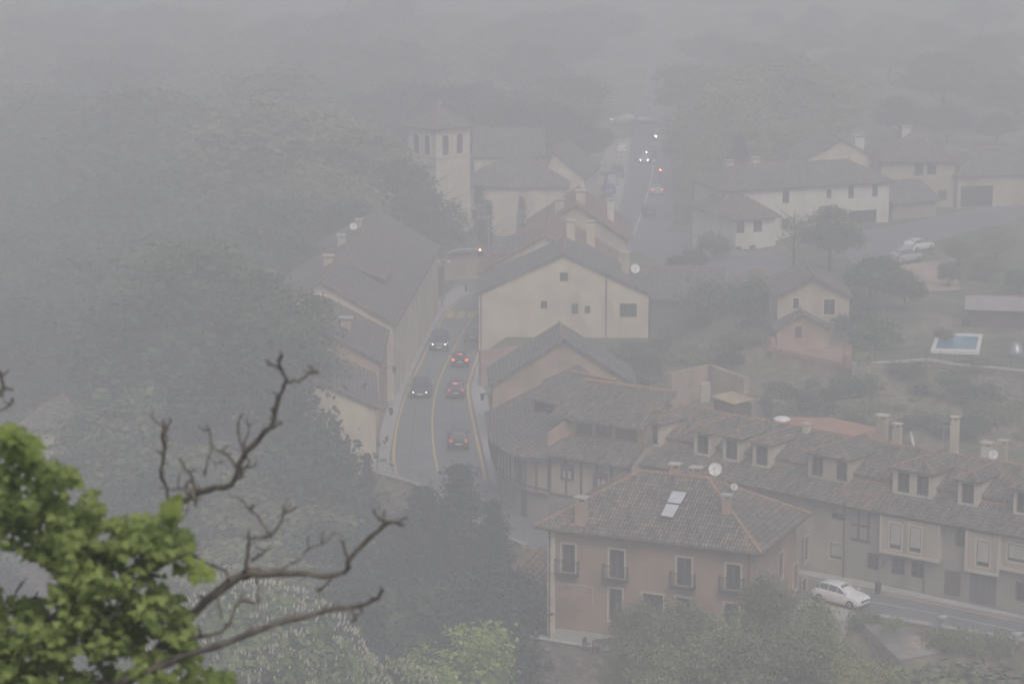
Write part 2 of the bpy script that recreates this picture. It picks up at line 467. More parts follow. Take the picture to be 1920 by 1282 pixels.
# ------------------------------------------------------------------ terrain
def build_terrain():
    xs = []
    x = -330.0
    while x < 331:
        xs.append(x); ax = abs(x - 8)
        x += 1.2 if ax < 50 else (3 if ax < 90 else 12)
    ys = []
    y = -22.0
    while y < 1150:
        ys.append(y)
        y += 1.6 if y < 60 else (4 if y < 150 else (1.2 if y < 262 else (3 if y < 400 else (8 if y < 560 else 30))))
    me = bpy.data.meshes.new('ground')
    V = [(x, y, ground(x, y)) for y in ys for x in xs]
    nx = len(xs)
    Fc = [(j * nx + i, j * nx + i + 1, (j + 1) * nx + i + 1, (j + 1) * nx + i) for j in range(len(ys) - 1) for i in range(nx - 1)]
    me.from_pydata(V, [], Fc)
    for p in me.polygons: p.use_smooth = True
    m, t, b = nodes('ground_mixed')
    n = t.nodes; l = t.links
    tc = n.new('ShaderNodeTexCoord')
    a = n.new('ShaderNodeTexNoise'); a.inputs['Scale'].default_value = .09; a.inputs['Detail'].default_value = 9; a.inputs['Roughness'].default_value = .7
    c = n.new('ShaderNodeTexNoise'); c.inputs['Scale'].default_value = 1.3; c.inputs['Detail'].default_value = 8
    l.new(tc.outputs['Object'], a.inputs['Vector']); l.new(tc.outputs['Object'], c.inputs['Vector'])
    rg = n.new('ShaderNodeValToRGB'); rg.color_ramp.elements[0].color = (.035, .055, .02, 1); rg.color_ramp.elements[1].color = (.11, .14, .05, 1)
    rg.color_ramp.elements[0].position = .3; rg.color_ramp.elements[1].position = .7
    rd = n.new('ShaderNodeValToRGB'); rd.color_ramp.elements[0].color = (.12, .09, .065, 1); rd.color_ramp.elements[1].color = (.30, .24, .18, 1)
    rd.color_ramp.elements[0].position = .3; rd.color_ramp.elements[1].position = .7
    l.new(c.outputs['Fac'], rg.inputs[0]); l.new(c.outputs['Fac'], rd.inputs[0])
    k = n.new('ShaderNodeValToRGB'); k.color_ramp.elements[0].position = .50; k.color_ramp.elements[1].position = .60
    l.new(a.outputs['Fac'], k.inputs[0])
    mx = n.new('ShaderNodeMixRGB'); l.new(k.outputs[0], mx.inputs[0]); l.new(rg.outputs[0], mx.inputs[1]); l.new(rd.outputs[0], mx.inputs[2])
    ge = n.new('ShaderNodeNewGeometry'); sx = n.new('ShaderNodeSeparateXYZ'); l.new(ge.outputs['True Normal'], sx.inputs[0])
    sr = n.new('ShaderNodeMapRange'); sr.inputs[1].default_value = .992; sr.inputs[2].default_value = .93; l.new(sx.outputs[2], sr.inputs[0])
    sm = n.new('ShaderNodeMath'); sm.operation = 'MULTIPLY'; l.new(sr.outputs[0], sm.inputs[0]); l.new(c.outputs['Fac'], sm.inputs[1])
    m9 = n.new('ShaderNodeMixRGB'); l.new(sm.outputs[0], m9.inputs[0]); l.new(mx.outputs[0], m9.inputs[1]); l.new(rd.outputs[0], m9.inputs[2])
    l.new(m9.outputs[0], b.inputs['Base Color']); b.inputs['Roughness'].default_value = .97
    bp = n.new('ShaderNodeBump'); bp.inputs['Distance'].default_value = .12; l.new(c.outputs['Fac'], bp.inputs['Height']); l.new(bp.outputs[0], b.inputs['Normal'])
    me.materials.append(m)
    o = bpy.data.objects.new('ground', me); COL.objects.link(o)
    tag(o, kind='structure')
build_terrain()

# ------------------------------------------------------------------ roads, pavements, markings
def resample(pts, step):
    out = [pts[0]]
    for a, b in zip(pts, pts[1:]):
        n = max(1, int((b - a).length / step))
        for k in range(1, n + 1): out.append(a.lerp(b, k / n))
    return out
def smooth_pts(pts, it=2):
    for _ in range(it):
        out = [pts[0]]
        for a, b in zip(pts, pts[1:]):
            out += [a.lerp(b, .25), a.lerp(b, .75)]
        out.append(pts[-1]); pts = out
    return pts
def line_mesh(pts, w, z, dash=None):
    mb = MB()
    pts = smooth_pts(pts)
    acc = 0
    for i in range(len(pts) - 1):
        a, b = pts[i], pts[i + 1]
        d0 = (pts[i + 1] - pts[max(i - 1, 0)]); d1 = (pts[min(i + 2, len(pts) - 1)] - pts[i])
        n0 = Vector((-d0.y, d0.x, 0)).normalized() * w / 2; n1 = Vector((-d1.y, d1.x, 0)).normalized() * w / 2
        acc += (b - a).length
        if dash and (acc % dash) > dash / 2: continue
        mb.poly([Vector(((a - n0).x, (a - n0).y, a.z + z)), Vector(((b - n1).x, (b - n1).y, b.z + z)), Vector(((b + n1).x, (b + n1).y, b.z + z)), Vector(((a + n0).x, (a + n0).y, a.z + z))])
    return mb
def ribbon(Lp, Rp, z, n=6, drape=True, cols=5):
    """sheet between two polylines (same count)"""
    mb = MB()
    rows = []
    for i in range(len(Lp) - 1):
        for k in range(n):
            t = k / n
            rows.append((Lp[i].lerp(Lp[i + 1], t), Rp[i].lerp(Rp[i + 1], t)))
    rows.append((Lp[-1], Rp[-1]))
    g = []
    for a, b in rows:
        r = []
        for c in range(cols + 1):
            p = a.lerp(b, c / cols)
            zz = (ground(p.x, p.y) if drape else 0) + z
            r.append(Vector((p.x, p.y, zz)))
        g.append(r)
    for i in range(len(g) - 1):
        for c in range(cols):
            mb.poly([g[i][c], g[i][c + 1], g[i + 1][c + 1], g[i + 1][c]])
    return mb
LL = [(760, 925), (743.8, 891), (737, 860), (740, 825), (747.5, 782), (760, 742), (780, 697), (800, 657), (818, 618), (832, 594), (850, 572), (870, 556), (890, 548)]
RL = [(918, 925), (911, 902), (897, 837), (885, 782), (876, 732), (880, 712), (892, 677), (898, 662)]
CL = [(821, 884), (812, 837), (810, 795), (812, 760), (820, 720), (835, 685), (850, 657), (870, 620), (885, 597), (893, 584)]
Lw = [W(*p) for p in LL]
Rw = [W(*p) for p in RL]
# main street: full width sheet from the bend below up to the church corner
streetL = [Vector((-7.6, 207.5, 0)), Vector((-11.3, 212.1, 0)), Vector((-11.9, 230, 0)), Vector((-11.3, 247, 0)), Vector((-10, 268, 0)), Vector((-8.2, 291, 0)), Vector((-6, 305, 0)), Vector((2, 335, 0))]
streetR = [Vector((1.2, 201, 0)), Vector((-1.2, 206, 0)), Vector((-1.8, 230, 0)), Vector((-3.2, 247, 0)), Vector((-3.4, 266, 0)), Vector((-1, 291, 0)), Vector((6, 305, 0)), Vector((18, 330, 0))]
tag(ribbon(streetL, streetR, .03, 8, drape=False).build('road', M['asphalt']), kind='structure')
# the lane that bends right behind the ochre house
laneR = [Vector((-7.6, 207.5, 0)), Vector((-5.0, 203.2, 0)), Vector((-2.2, 196, 0)), Vector((1.3, 190.3, 0)), Vector((6.8, 183.6, 0)), Vector((21.9, 176.7, 0)), Vector((24.8, 173.6, 0)), Vector((34.5, 167.9, 0)), Vector((60, 152.5, 0))]
laneL = [Vector((1.2, 201, 0)), Vector((1.6, 199.5, 0)), Vector((2.3, 197, 0)), Vector((4.4, 194.6, 0)), Vector((10, 191.5, 0)), Vector((23, 184.6, 0)), Vector((26.5, 181.5, 0)), Vector((36, 173.5, 0)), Vector((60, 155.5, 0))]
tag(ribbon(laneR, laneL, .026, 8, drape=False).build('road', M['asphalt']), kind='structure')
tag(line_mesh(Lw[1:], .22, .036).build('road_marking', M['yellow']), kind='structure')
tag(line_mesh(Rw[1:], .24, .036).build('road_marking', M['yellow']), kind='structure')
tag(line_mesh([W(*p) for p in CL], .17, .036).build('road_marking', M['yellow']), kind='structure')
# zebra bars at the top of the street (yellow)
zb = MB()
for x0, x1, x2, x3 in ((836, 849, 842, 855), (854, 869, 860, 875), (874, 889, 881, 896)):
    a = [W(x0, 597), W(x1, 597), W(x3, 584), W(x2, 584)]
    zb.poly([p + Vector((0, 0, .038)) for p in a])
tag(zb.build('road_marking', M['yellow']), kind='structure')
tag(line_mesh([W(*p) for p in ((1500, 1079), (1525.5, 1087), (1621, 1107), (1716, 1124.6), (1812, 1144.7), (1917, 1166), (2000, 1184))], .16, .036).build('road_marking', M['yellow']), kind='structure')
tag(line_mesh([W(*p) for p in ((1500, 1124), (1525, 1129.6), (1606, 1146))], .16, .036).build('road_marking', M['yellow']), kind='structure')
tag(line_mesh([W(*p) for p in ((1631, 1128), (1700, 1140), (1766, 1152), (1917, 1185), (2000, 1203))], .10, .036).build('road_marking', M['wpaint']), kind='structure')
# far main road
farL = [Vector((2, 335, 0)), W(1150, 420), W(1165, 350), W(1180, 300), W(1190, 245), W(1188, 215), W(1210, 170), W(1215, 120)]
farR = [Vector((18, 330, 0)), W(1262, 420), W(1262, 350), W(1256, 300), W(1250, 245), W(1236, 215), W(1228, 170), W(1228, 120)]
tag(ribbon(farL, farR, .04, 6).build('road', M['asphalt']), kind='structure')
tag(line_mesh([W(*p) for p in ((1188, 440), (1195, 422), (1220, 347), (1225, 310))], .2, .06).build('road_marking', M['wpaint']), kind='structure')
# junction road running right towards the garden plateau, and the road past the two white cars
jl = [G(1215, 432), G(1300, 438), G(1380, 470), G(1440, 478), G(1520, 500)]
jr = [G(1190, 470), G(1280, 500), G(1370, 545), G(1400, 560), G(1480, 560)]
tag(ribbon(jl, jr, .06, 8, cols=8).build('road', M['asphalt']), kind='structure')
jl = [G(1560, 440), G(1660, 428), G(1780, 402), G(1930, 372)]
jr = [G(1600, 500), G(1690, 472), G(1800, 440), G(1940, 402)]
tag(ribbon(jl, jr, .07, 10, cols=8).build('road', M['asphalt']), kind='structure')
sl = [G(1680, 500), G(1740, 492), G(1790, 486)]
sr = [G(1690, 552), G(1750, 548), G(1800, 545)]
tag(ribbon(sl, sr, .09, 8, cols=6).build('path', M['soil']), kind='structure')
tag(line_mesh([W(*p) for p in ((766, 895), (770, 850), (775, 790), (786, 735), (800, 700), (826, 640))], .07, .036).build('tar_seam', M['tar']), kind='structure')
tag(line_mesh([W(*p) for p in ((868, 900), (858, 850), (850, 790), (850, 740), (860, 690))], .05, .036).build('tar_seam', M['tar']), kind='structure')
mb = MB()
for px, py in ((789, 893), (880, 872), (845, 765), (800, 765), (838, 660)):
    c_ = W(px, py, .037); mb.poly([c_ + Vector((.32 * math.cos(k * math.pi / 6), .32 * math.sin(k * math.pi / 6), 0)) for k in range(12)])
tag(mb.build('manhole_covers', M['tar']), kind='structure')
# rubble bank under the garden wall, gravel strip with the parked cars
bl, brr = [], []
for x_ in range(21, 62, 3):
    bl.append(Vector((x_, wall_y(x_) - .4, 0))); brr.append(Vector((x_, wall_y(x_) - 13 + 1.5 * math.sin(x_), 0)))
tag(ribbon(brr, bl, .1, 4, cols=14).build('rubble_slope', M['rubble'], None, True), kind='structure')
tag(ribbon([W(1085, 425), W(1105, 370), W(1122, 310), W(1150, 262)], [W(1134, 425), W(1149, 370), W(1164, 310), W(1173, 262)], .05, 6).build('parking_strip', M['gravel']), kind='structure')
# pavements
def walk(Lp, Rp, z=.13):
    mb = MB()
    for i in range(len(Lp) - 1):
        q = [Vector((p.x, p.y, z)) for p in (Lp[i], Rp[i], Rp[i + 1], Lp[i + 1])]
        mb.prism(q, z + .05)
    return tag(mb.build('pavement', M['pave']), kind='structure')
def off(p, dx): return Vector((p.x + dx, p.y, 0))
walk([Vector((-11.25, 212.2, 0)), Vector((-11.5, 217.8, 0)), Vector((-11.8, 228, 0)), Vector((-11.6, 238, 0)), Vector((-11.3, 247, 0)), Vector((-10.3, 262, 0)), Vector((-8.8, 285, 0)), Vector((-8.3, 291, 0)), Vector((-6, 300, 0))],
     [off(Lw[1], -.35), off(Lw[2], -.35), off(W(742, 800), -.1), off(W(759, 745), -.25), off(W(778, 700), -.3), off(W(800, 655), -.35), off(W(834, 592), -.3), off(W(868, 559), -.3), off(W(889, 552), -.3)])
walk([off(Rw[1], .35), off(Rw[2], .35), off(Rw[3], .35), off(Rw[4], .35), off(Rw[6], .3), off(Rw[7], .25)],
     [Vector((-.6, 205.5, 0)), Vector((-.9, 214, 0)), Vector((-1.5, 224, 0)), Vector((-2, 235, 0)), Vector((-2.9, 252, 0)), Vector((-3.2, 262, 0))])
def lerp_list(a, b, t): return [p.lerp(q, t) for p, q in zip(a, b)]
walk([Vector((6.5, 192.4, 0)), Vector((15, 187.9, 0)), Vector((24.2, 182.4, 0)), Vector((36, 172.6, 0)), Vector((60, 155, 0))],
     [W(1380, 1055), W(1460, 1070), W(1621, 1103), W(1917, 1161), Vector((60, 153, 0))])
walk([W(1130, 425), W(1148, 370), W(1163, 310), W(1172, 260)], [W(1152, 425), W(1167, 370), W(1178, 310), W(1184, 260)])
# forecourt right of the ochre house
mb = MB(); mb.prism([Vector((p.x, p.y, .1)) for p in (Vector((17.6, 166.6, 0)), W(1616, 1153), W(1606, 1149), W(1500, 1127))], 4)
tag(mb.build('forecourt', M['pave']), kind='structure')

# ------------------------------------------------------------------ building kit
class Frame:
    """local frame of a wall line: u along A->B, n away from the viewer, z up"""
    def __init__(s, A, B):
        s.A = Vector((A[0], A[1], 0)); d = Vector((B[0] - A[0], B[1] - A[1], 0))
        s.L = d.length; s.u = d.normalized(); s.n = Vector((-s.u.y, s.u.x, 0))
    def p(s, u, n, z): return s.A + s.u * u + s.n * n + Vector((0, 0, z))
    def side_right(s, D):
        return Frame(s.p(s.L, 0, 0), s.p(s.L, D, 0))
    def side_left(s, D):
        return Frame(s.p(0, D, 0), s.p(0, 0, 0))
    def uz(s, px, py, n=0.0):
        r = ray(px, py); o = Vector((0, 0, CAM_H))
        q = s.A + s.n * n
        t = (q - o).dot(s.n) / r.dot(s.n)
        h = o + r * t
        return (h - s.A).dot(s.u), h.z
def rect(fr, r, n=0.0):
    if r[0] == 'uz': return r[1:]
    u0, z1 = fr.uz(r[0], r[1], n); u1, z0 = fr.uz(r[2], r[3], n)
    return min(u0, u1), z0, max(u0, u1), z1
def wall_panel(mb, fr, u0, u1, z0, z1, holes, n=0.0, depth=.22):
    us = sorted({u0, u1, *[h[0] for h in holes], *[h[2] for h in holes]}); zs = sorted({z0, z1, *[h[1] for h in holes], *[h[3] for h in holes]})
    us = [u for u in us if u0 - 1e-6 <= u <= u1 + 1e-6]; zs = [z for z in zs if z0 - 1e-6 <= z <= z1 + 1e-6]
    for i in range(len(us) - 1):
        for j in range(len(zs) - 1):
            uc = (us[i] + us[i + 1]) / 2; zc = (zs[j] + zs[j + 1]) / 2
            if any(h[0] < uc < h[2] and h[1] < zc < h[3] for h in holes): continue
            mb.poly([fr.p(us[i], n, zs[j]), fr.p(us[i + 1], n, zs[j]), fr.p(us[i + 1], n, zs[j + 1]), fr.p(us[i], n, zs[j + 1])])
    for a, b, c, d in holes:
        for q in (((a, b), (c, b)), ((c, b), (c, d)), ((c, d), (a, d)), ((a, d), (a, b))):
            (x0, y0), (x1, y1) = q
            mb.poly([fr.p(x0, n, y0), fr.p(x0, n + depth, y0), fr.p(x1, n + depth, y1), fr.p(x1, n, y1)])
def window(fr, h, parent, style='plain', n=0.0, depth=.22, trim=None, name='window', pane=None):
    """window part with sub-parts in a hole h=(u0,z0,u1,z1)"""
    a, b, c, d = h
    mb = MB()
    fw = .07
    y = n + depth - .1
    for (x0, z0, x1, z1) in ((a, b, a + fw, d), (c - fw, b, c, d), (a + fw, b, c - fw, b + fw), (a + fw, d - fw, c - fw, d), ((a + c) / 2 - .04, b + fw, (a + c) / 2 + .04, d - fw)):
        mb.hexa([fr.p(x0, y, z0), fr.p(x1, y, z0), fr.p(x1, y + .06, z0), fr.p(x0, y + .06, z0)], [fr.p(x0, y, z1), fr.p(x1, y, z1), fr.p(x1, y + .06, z1), fr.p(x0, y + .06, z1)])
    o = mb.build(name, M['frame'] if style == 'white' else M['wood'], parent)
    g = MB(); g.poly([fr.p(a, y + .05, b), fr.p(c, y + .05, b), fr.p(c, y + .05, d), fr.p(a, y + .05, d)])
    g.build('pane', M[pane] if pane else M['glass'], o)
    if style == 'shutter':
        s = MB(); zt = d - fw; zb_ = b + (d - b) * .18; k = int((zt - zb_) / .09) + 1
        for i in range(k):
            z = zb_ + (zt - zb_) * i / k
            s.hexa([fr.p(a + fw, y - .05, z), fr.p(c - fw, y - .05, z), fr.p(c - fw, y - .02, z), fr.p(a + fw, y - .02, z)],
                   [fr.p(a + fw, y - .035, z + (zt - zb_) / k), fr.p(c - fw, y - .035, z + (zt - zb_) / k), fr.p(c - fw, y - .01, z + (zt - zb_) / k), fr.p(a + fw, y - .01, z + (zt - zb_) / k)])
        s.build('shutter', M['shutter'], o)
    if trim:
        t = MB(); w = .13; p = n - .03
        for (x0, z0, x1, z1) in ((a - w, b - w, a, d + w), (c, b - w, c + w, d + w), (a, d, c, d + w), (a, b - w, c, b)):
            t.hexa([fr.p(x0, p, z0), fr.p(x1, p, z0), fr.p(x1, n + .01, z0), fr.p(x0, n + .01, z0)], [fr.p(x0, p, z1), fr.p(x1, p, z1), fr.p(x1, n + .01, z1), fr.p(x0, n + .01, z1)])
        t.build('surround', M[trim], o)
    return o
def roof_polys(parent, polys, material, caps=(), thick=.2, cap='capg', name='roof', eaves=()):
    mb = MB()
    for p in polys: mb.prism(p, thick)
    r = mb.build(name, material, parent)
    if caps:
        c = MB()
        for a, b in caps:
            a = Vector(a); b = Vector(b); n = max(2, int((b - a).length / .45))
            for k in range(n):
                p, q = a.lerp(b, k / n), a.lerp(b, (k + .96) / n)
                c.tube([p + Vector((0, 0, .0)), q + Vector((0, 0, .04))], [.08, .11], 6)
        c.build('ridge_tiles', M[cap], r)
    return r
def chimney(parent, p, w=.7, h=1.3, m='beige', rz=0, cap=True, down=.9):
    mb = MB(); p = Vector(p)
    mb.box(p - Vector((0, 0, down)), w, w * .8, h + down, rz)
    c = mb.build('chimney', M[m], parent)
    if cap:
        k = MB()
        for sx in (-1, 1):
            for sy in (-1, 1):
                k.box(p + Vector((sx * w * .33, sy * w * .26, h)), .12, .12, .22, rz)
        k.box(p + Vector((0, 0, h + .22)), w * 1.25, w * 1.05, .09, rz)
        k.build('chimney_cap', M['frame' if m != 'pink' else 'pave'], c)
    return c
def gutter(parent, a, b, r=.08):
    mb = MB(); mb.tube([a, b], r, 6); return mb.build('gutter', M['gutter'], parent)
def downpipe(parent, a, z0, z1):
    mb = MB(); mb.tube([Vector((a.x, a.y, z0)), Vector((a.x, a.y, z1))], .06, 6); return mb.build('downpipe', M['gutter'], parent)
def house(name, label, A, B, D, z0, ze, zr, kind, wall, roofm, front=(), right=(), left=(), oh=.45, chim=(), cap='capg', group=None, style='plain', trim=None, hip_in=None, gables=(), cat='house', ridge_shift=0, base=None):
    """A, B: front wall line; kind: gable_front (ridge runs away), gable_side (ridge along front), hip"""
    fr = Frame(A, B); L = fr.L
    T = thing(name, fr.p(L / 2, D / 2, base if base is not None else max(z0, min(0, z0))), label, cat, group)
    w = MB()
    fh = [rect(fr, r) for r in front]
    frr = fr.side_right(D); rh = [rect(frr, r) for r in right]
    frl = fr.side_left(D); lh = [rect(frl, r) for r in left]
    wall_panel(w, fr, 0, L, z0, ze, [h for h in fh if h[3] < ze + .01])
    wall_panel(w, frr, 0, D, z0, ze, rh)
    wall_panel(w, frl, 0, D, z0, ze, lh)
    w.poly([fr.p(L, D, z0), fr.p(0, D, z0), fr.p(0, D, ze), fr.p(L, D, ze)])
    um = L / 2 + ridge_shift
    if kind == 'gable_front':
        s1 = (zr - ze) / um
        top = zr - .02
        w.poly([fr.p(0, 0, ze), fr.p(L, 0, ze), fr.p(um, 0, top)]); w.poly([fr.p(L, D, ze), fr.p(0, D, ze), fr.p(um, D, top)])
        s2 = (zr - ze) / (L - um); k = .12
        P = [[fr.p(-oh, -oh, ze - oh * s1 + k), fr.p(um, -oh, zr + k), fr.p(um, D + oh, zr + k), fr.p(-oh, D + oh, ze - oh * s1 + k)],
             [fr.p(um, -oh, zr + k), fr.p(L + oh, -oh, ze - oh * s2 + k), fr.p(L + oh, D + oh, ze - oh * s2 + k), fr.p(um, D + oh, zr + k)]]
        caps = [(fr.p(um, -oh, zr + k), fr.p(um, D + oh, zr + k))]
        roof_polys(T, P, roofm, caps, cap=cap)
    elif kind == 'gable_side':
        s = (zr - ze) / (D / 2); k = .12
        for uu in (0, L):
            q = [fr.p(uu, 0, ze), fr.p(uu, D / 2, zr - .02), fr.p(uu, D, ze)]
            w.poly(q if uu == 0 else q[::-1])
        P = [[fr.p(-oh, -oh, ze - oh * s + k), fr.p(L + oh, -oh, ze - oh * s + k), fr.p(L + oh, D / 2, zr + k), fr.p(-oh, D / 2, zr + k)],
             [fr.p(-oh, D / 2, zr + k), fr.p(L + oh, D / 2, zr + k), fr.p(L + oh, D + oh, ze - oh * s + k), fr.p(-oh, D + oh, ze - oh * s + k)]]
        roof_polys(T, P, roofm, [(fr.p(-oh, D / 2, zr + k), fr.p(L + oh, D / 2, zr + k))], cap=cap)
        gutter(T, fr.p(-oh, -oh - .06, ze - oh * s), fr.p(L + oh, -oh - .06, ze - oh * s))
    else:
        hi = hip_in if hip_in is not None else D / 2; k = .12
        a, b, c, d = fr.p(-oh, -oh, ze + k), fr.p(L + oh, -oh, ze + k), fr.p(L + oh, D + oh, ze + k), fr.p(-oh, D + oh, ze + k)
        if L >= D:
            e, g = fr.p(hi, D / 2, zr + k), fr.p(L - hi, D / 2, zr + k)
            P = [[a, b, g, e], [b, c, g], [c, d, e, g], [d, a, e]]
        else:
            e, g = fr.p(L / 2, hi, zr + k), fr.p(L / 2, D - hi, zr + k)
            P = [[a, b, e], [b, c, g, e], [c, d, g], [d, a, e, g]]
            caps = []
        if (e - g).length < .1:
            P = [[a, b, e], [b, c, e], [c, d, e], [d, a, e]]
        if L >= D: caps = [(a, e), (b, g), (d, e), (c, g), (e, g)]
        else: caps = [(a, e), (b, e), (c, g), (d, g), (e, g)]
        roof_polys(T, P, roofm, [q for q in caps if (q[0] - q[1]).length > .3], cap=cap)
        gutter(T, a + Vector((0, 0, -.12)), b + Vector((0, 0, -.12))); gutter(T, b + Vector((0, 0, -.12)), c + Vector((0, 0, -.12)))
    w.build('wall', wall, T)
    for h in fh:
        if h[3] < ze + .01: window(fr, h, T, style, trim=trim)
        else:   # an opening in the gable triangle: set proud
            window(fr, h, T, style, n=-.16, depth=.2, trim=trim)
    for h in rh: window(frr, h, T, style, trim=trim)
    for h in lh: window(frl, h, T, style, trim=trim)
    for (u, n_, zz, cw, ch, cm) in chim:
        chimney(T, fr.p(u, n_, zz), cw, ch, cm, math.atan2(fr.u.y, fr.u.x))
    T['fr'] = 0
    del T['fr']
    return T, fr

# ================================================================== the ochre house in front
T, fr = house('ochre_house', 'large ochre house with hipped mossy tile roof, iron balconies and a skylight', (2.5, 174.4), (16.2, 168.4), 9.4, -2, 6.15, 9.4, 'hip',
    M['ochre'], M['tile_mix'], oh=.75, hip_in=5.0, cap='cap', trim='frame',
    front=[(1053.8, 1018.8, 1078, 1074), (1142.8, 1028.8, 1170, 1085), (1269.4, 1043.8, 1296, 1099), (1361.6, 1056.3, 1387.5, 1106.9),
           (1142, 1102, 1166, 1165), (1205.3, 1111, 1243, 1154), (1267.8, 1118.8, 1293.8, 1172), (1358.4, 1129.4, 1383.4, 1185)],
    right=[(1461, 1039, 1468, 1079), (1488, 1060, 1495.3, 1100.6), (1509, 1008.4, 1515.6, 1047.5), (1504.4, 1088, 1511.6, 1125.6)])
OCH, OFR = T, fr
def zpl(f, n, ze, zr, D): return ze + (zr - ze) * n / (D / 2)
# balconies
for r in ((1053.8, 1018.8, 1078, 1074), (1142.8, 1028.8, 1170, 1085), (1269.4, 1043.8, 1296, 1099), (1361.6, 1056.3, 1387.5, 1106.9)):
    a, b, c, d = rect(fr, r)
    mb = MB(); a -= .35; c += .35; z0 = b - .05; dp = .55
    mb.hexa([fr.p(a, -dp, z0 - .08), fr.p(c, -dp, z0 - .08), fr.p(c, 0, z0 - .08), fr.p(a, 0, z0 - .08)], [fr.p(a, -dp, z0), fr.p(c, -dp, z0), fr.p(c, 0, z0), fr.p(a, 0, z0)])
    P = [fr.p(a, 0, z0 + 1), fr.p(a, -dp, z0 + 1), fr.p(c, -dp, z0 + 1), fr.p(c, 0, z0 + 1)]
    mb.tube(P, .035, 5)
    for i in range(3):
        for (p, q) in zip(P, P[1:]):
            pass
    n = int((c - a) / .13)
    for i in range(n + 1):
        u = a + (c - a) * i / n
        mb.tube([fr.p(u, -dp, z0), fr.p(u, -dp, z0 + 1)], .014, 4, False)
    for k in range(1, 5):
        for uu in (a, c): mb.tube([fr.p(uu, -dp * k / 5, z0), fr.p(uu, -dp * k / 5, z0 + 1)], .014, 4, False)
    mb.build('balcony', M['iron'], OCH)
for px in (1031.5, 1405):
    u, _ = fr.uz(px, 1050)
    downpipe(OCH, fr.p(u, -.12, 0), -1.9, 6.0)
# pilaster of dressed stone at the left corner, plinth, worn painted panel
mb = MB(); mb.hexa([fr.p(-.03, -.05, -2), fr.p(.55, -.05, -2), fr.p(.55, .0, -2), fr.p(-.03, .0, -2)], [fr.p(-.03, -.05, 6.1), fr.p(.55, -.05, 6.1), fr.p(.55, 0, 6.1), fr.p(-.03, 0, 6.1)])
mb.build('corner_stones', M['church'], OCH)
mb = MB(); mb.hexa([fr.p(.56, -.06, -2), fr.p(15, -.06, -2), fr.p(15, .0, -2), fr.p(.56, .0, -2)], [fr.p(.56, -.06, -1.1), fr.p(15, -.06, -1.1), fr.p(15, 0, -1.1), fr.p(.56, 0, -1.1)])
mb.build('plinth', M['pave'], OCH)
a, b, c, d = rect(fr, (1040, 1092, 1111, 1130))
mb = MB(); mb.hexa([fr.p(a, -.03, b), fr.p(c, -.03, b), fr.p(c, 0, b), fr.p(a, 0, b)], [fr.p(a, -.03, d), fr.p(c, -.03, d), fr.p(c, 0, d), fr.p(a, 0, d)])
pn = mb.build('wall_panel', M['brick'], OCH)
mb = MB()
for q in ((a, d, c, d + .07), (c, b, c + .06, d)): mb.hexa([fr.p(q[0], -.06, q[1]), fr.p(q[2], -.06, q[1]), fr.p(q[2], 0, q[1]), fr.p(q[0], 0, q[1])], [fr.p(q[0], -.06, q[3]), fr.p(q[2], -.06, q[3]), fr.p(q[2], 0, q[3]), fr.p(q[0], 0, q[3])])
mb.build('panel_edge', M['pave'], pn)
# roof furniture: skylight, chimneys
def on_roof(f, px, py, ze, zr, run, oh=0):
    """point on the front slope of a roof under a photo pixel"""
    s = (zr - ze) / run
    nrm = (f.n * -s + Vector((0, 0, 1)))
    o = Vector((0, 0, CAM_H)); r = ray(px, py); q = f.p(0, 0, ze + .14)
    t = (q - o).dot(nrm) / r.dot(nrm)
    h = o + r * t
    return (h - f.A).dot(f.u), (h - f.A).dot(f.n), h
s_ = (9.4 - 6.15) / (9.4 / 2 + .75)
def oroof(px, py): return on_roof(fr, px, py, 6.15 + .75 * s_, 9.4, 4.7)
q = [oroof(*p)[2] + Vector((0, 0, .05)) for p in ((1237.5, 970), (1261.5, 974), (1290, 925), (1260, 922))]
m1, m2 = q[0].lerp(q[3], .5), q[1].lerp(q[2], .5)
for lo in ((q[0], q[1], m2, m1), (m1 + (q[3] - m1) * .03, m2 + (q[2] - m2) * .03, q[2], q[3])):
    mb = MB(); mb.prism([p + Vector((0, 0, .08)) for p in lo], .14); k = mb.build('skylight', M['gutter'], OCH)
    c0 = sum(lo, Vector()) / 4
    mb = MB(); mb.poly([p.lerp(c0, .1) + Vector((0, 0, .084)) for p in lo]); mb.build('skylight_pane', M['velux'], k)
for px, py, h, w in ((1090, 978, 1.5, .75), (1363, 958, .9, .6)):
    chimney(OCH, oroof(px, py)[2], w, h, 'pink', -.41)
for u, n_ in ((6.3, 8.2), (7.8, 8.4)):
    chimney(OCH, fr.p(u, n_, 6.15 + (9.4 - n_) * .69), .72, 2.1, 'brick', -.41)

# terrace, its retaining wall and the stair wall below
tw = thing('terrace', fr.p(2, -2, -8), 'stone terrace with rubble retaining wall below the ochre house', 'terrace')
P = [fr.p(-1.7, 1.5, 0), W(990, 1197, -2), W(1150, 1224, -2), fr.p(9, -2.6, 0), fr.p(15.5, -2.4, 0), fr.p(15.5, 0.2, 0), fr.p(0, .2, 0)]
mb = MB(); mb.prism([Vector((p.x, p.y, -2)) for p in P], 8.5); mb.build('retaining_wall', M['stone'], tw)
mb = MB(); mb.prism([Vector((p.x, p.y, -1.93)) for p in P], .065); mb.build('paving', M['pave'], tw)
mb = MB(); mb.tube([Vector((p.x, p.y, -1.85)) for p in P[1:4]], .14, 4); mb.build('coping', M['kerbm'], tw)
sw = MB(); a, b = W(1050, 1278, -6), W(1160, 1232, -4); nrm = Vector((.25, -.3, 0))
sw.hexa([Vector((a.x, a.y, -11)), Vector((b.x, b.y, -11)), Vector((b.x, b.y, -11)) + nrm, Vector((a.x, a.y, -11)) + nrm], [a, b, b + nrm, a + nrm])
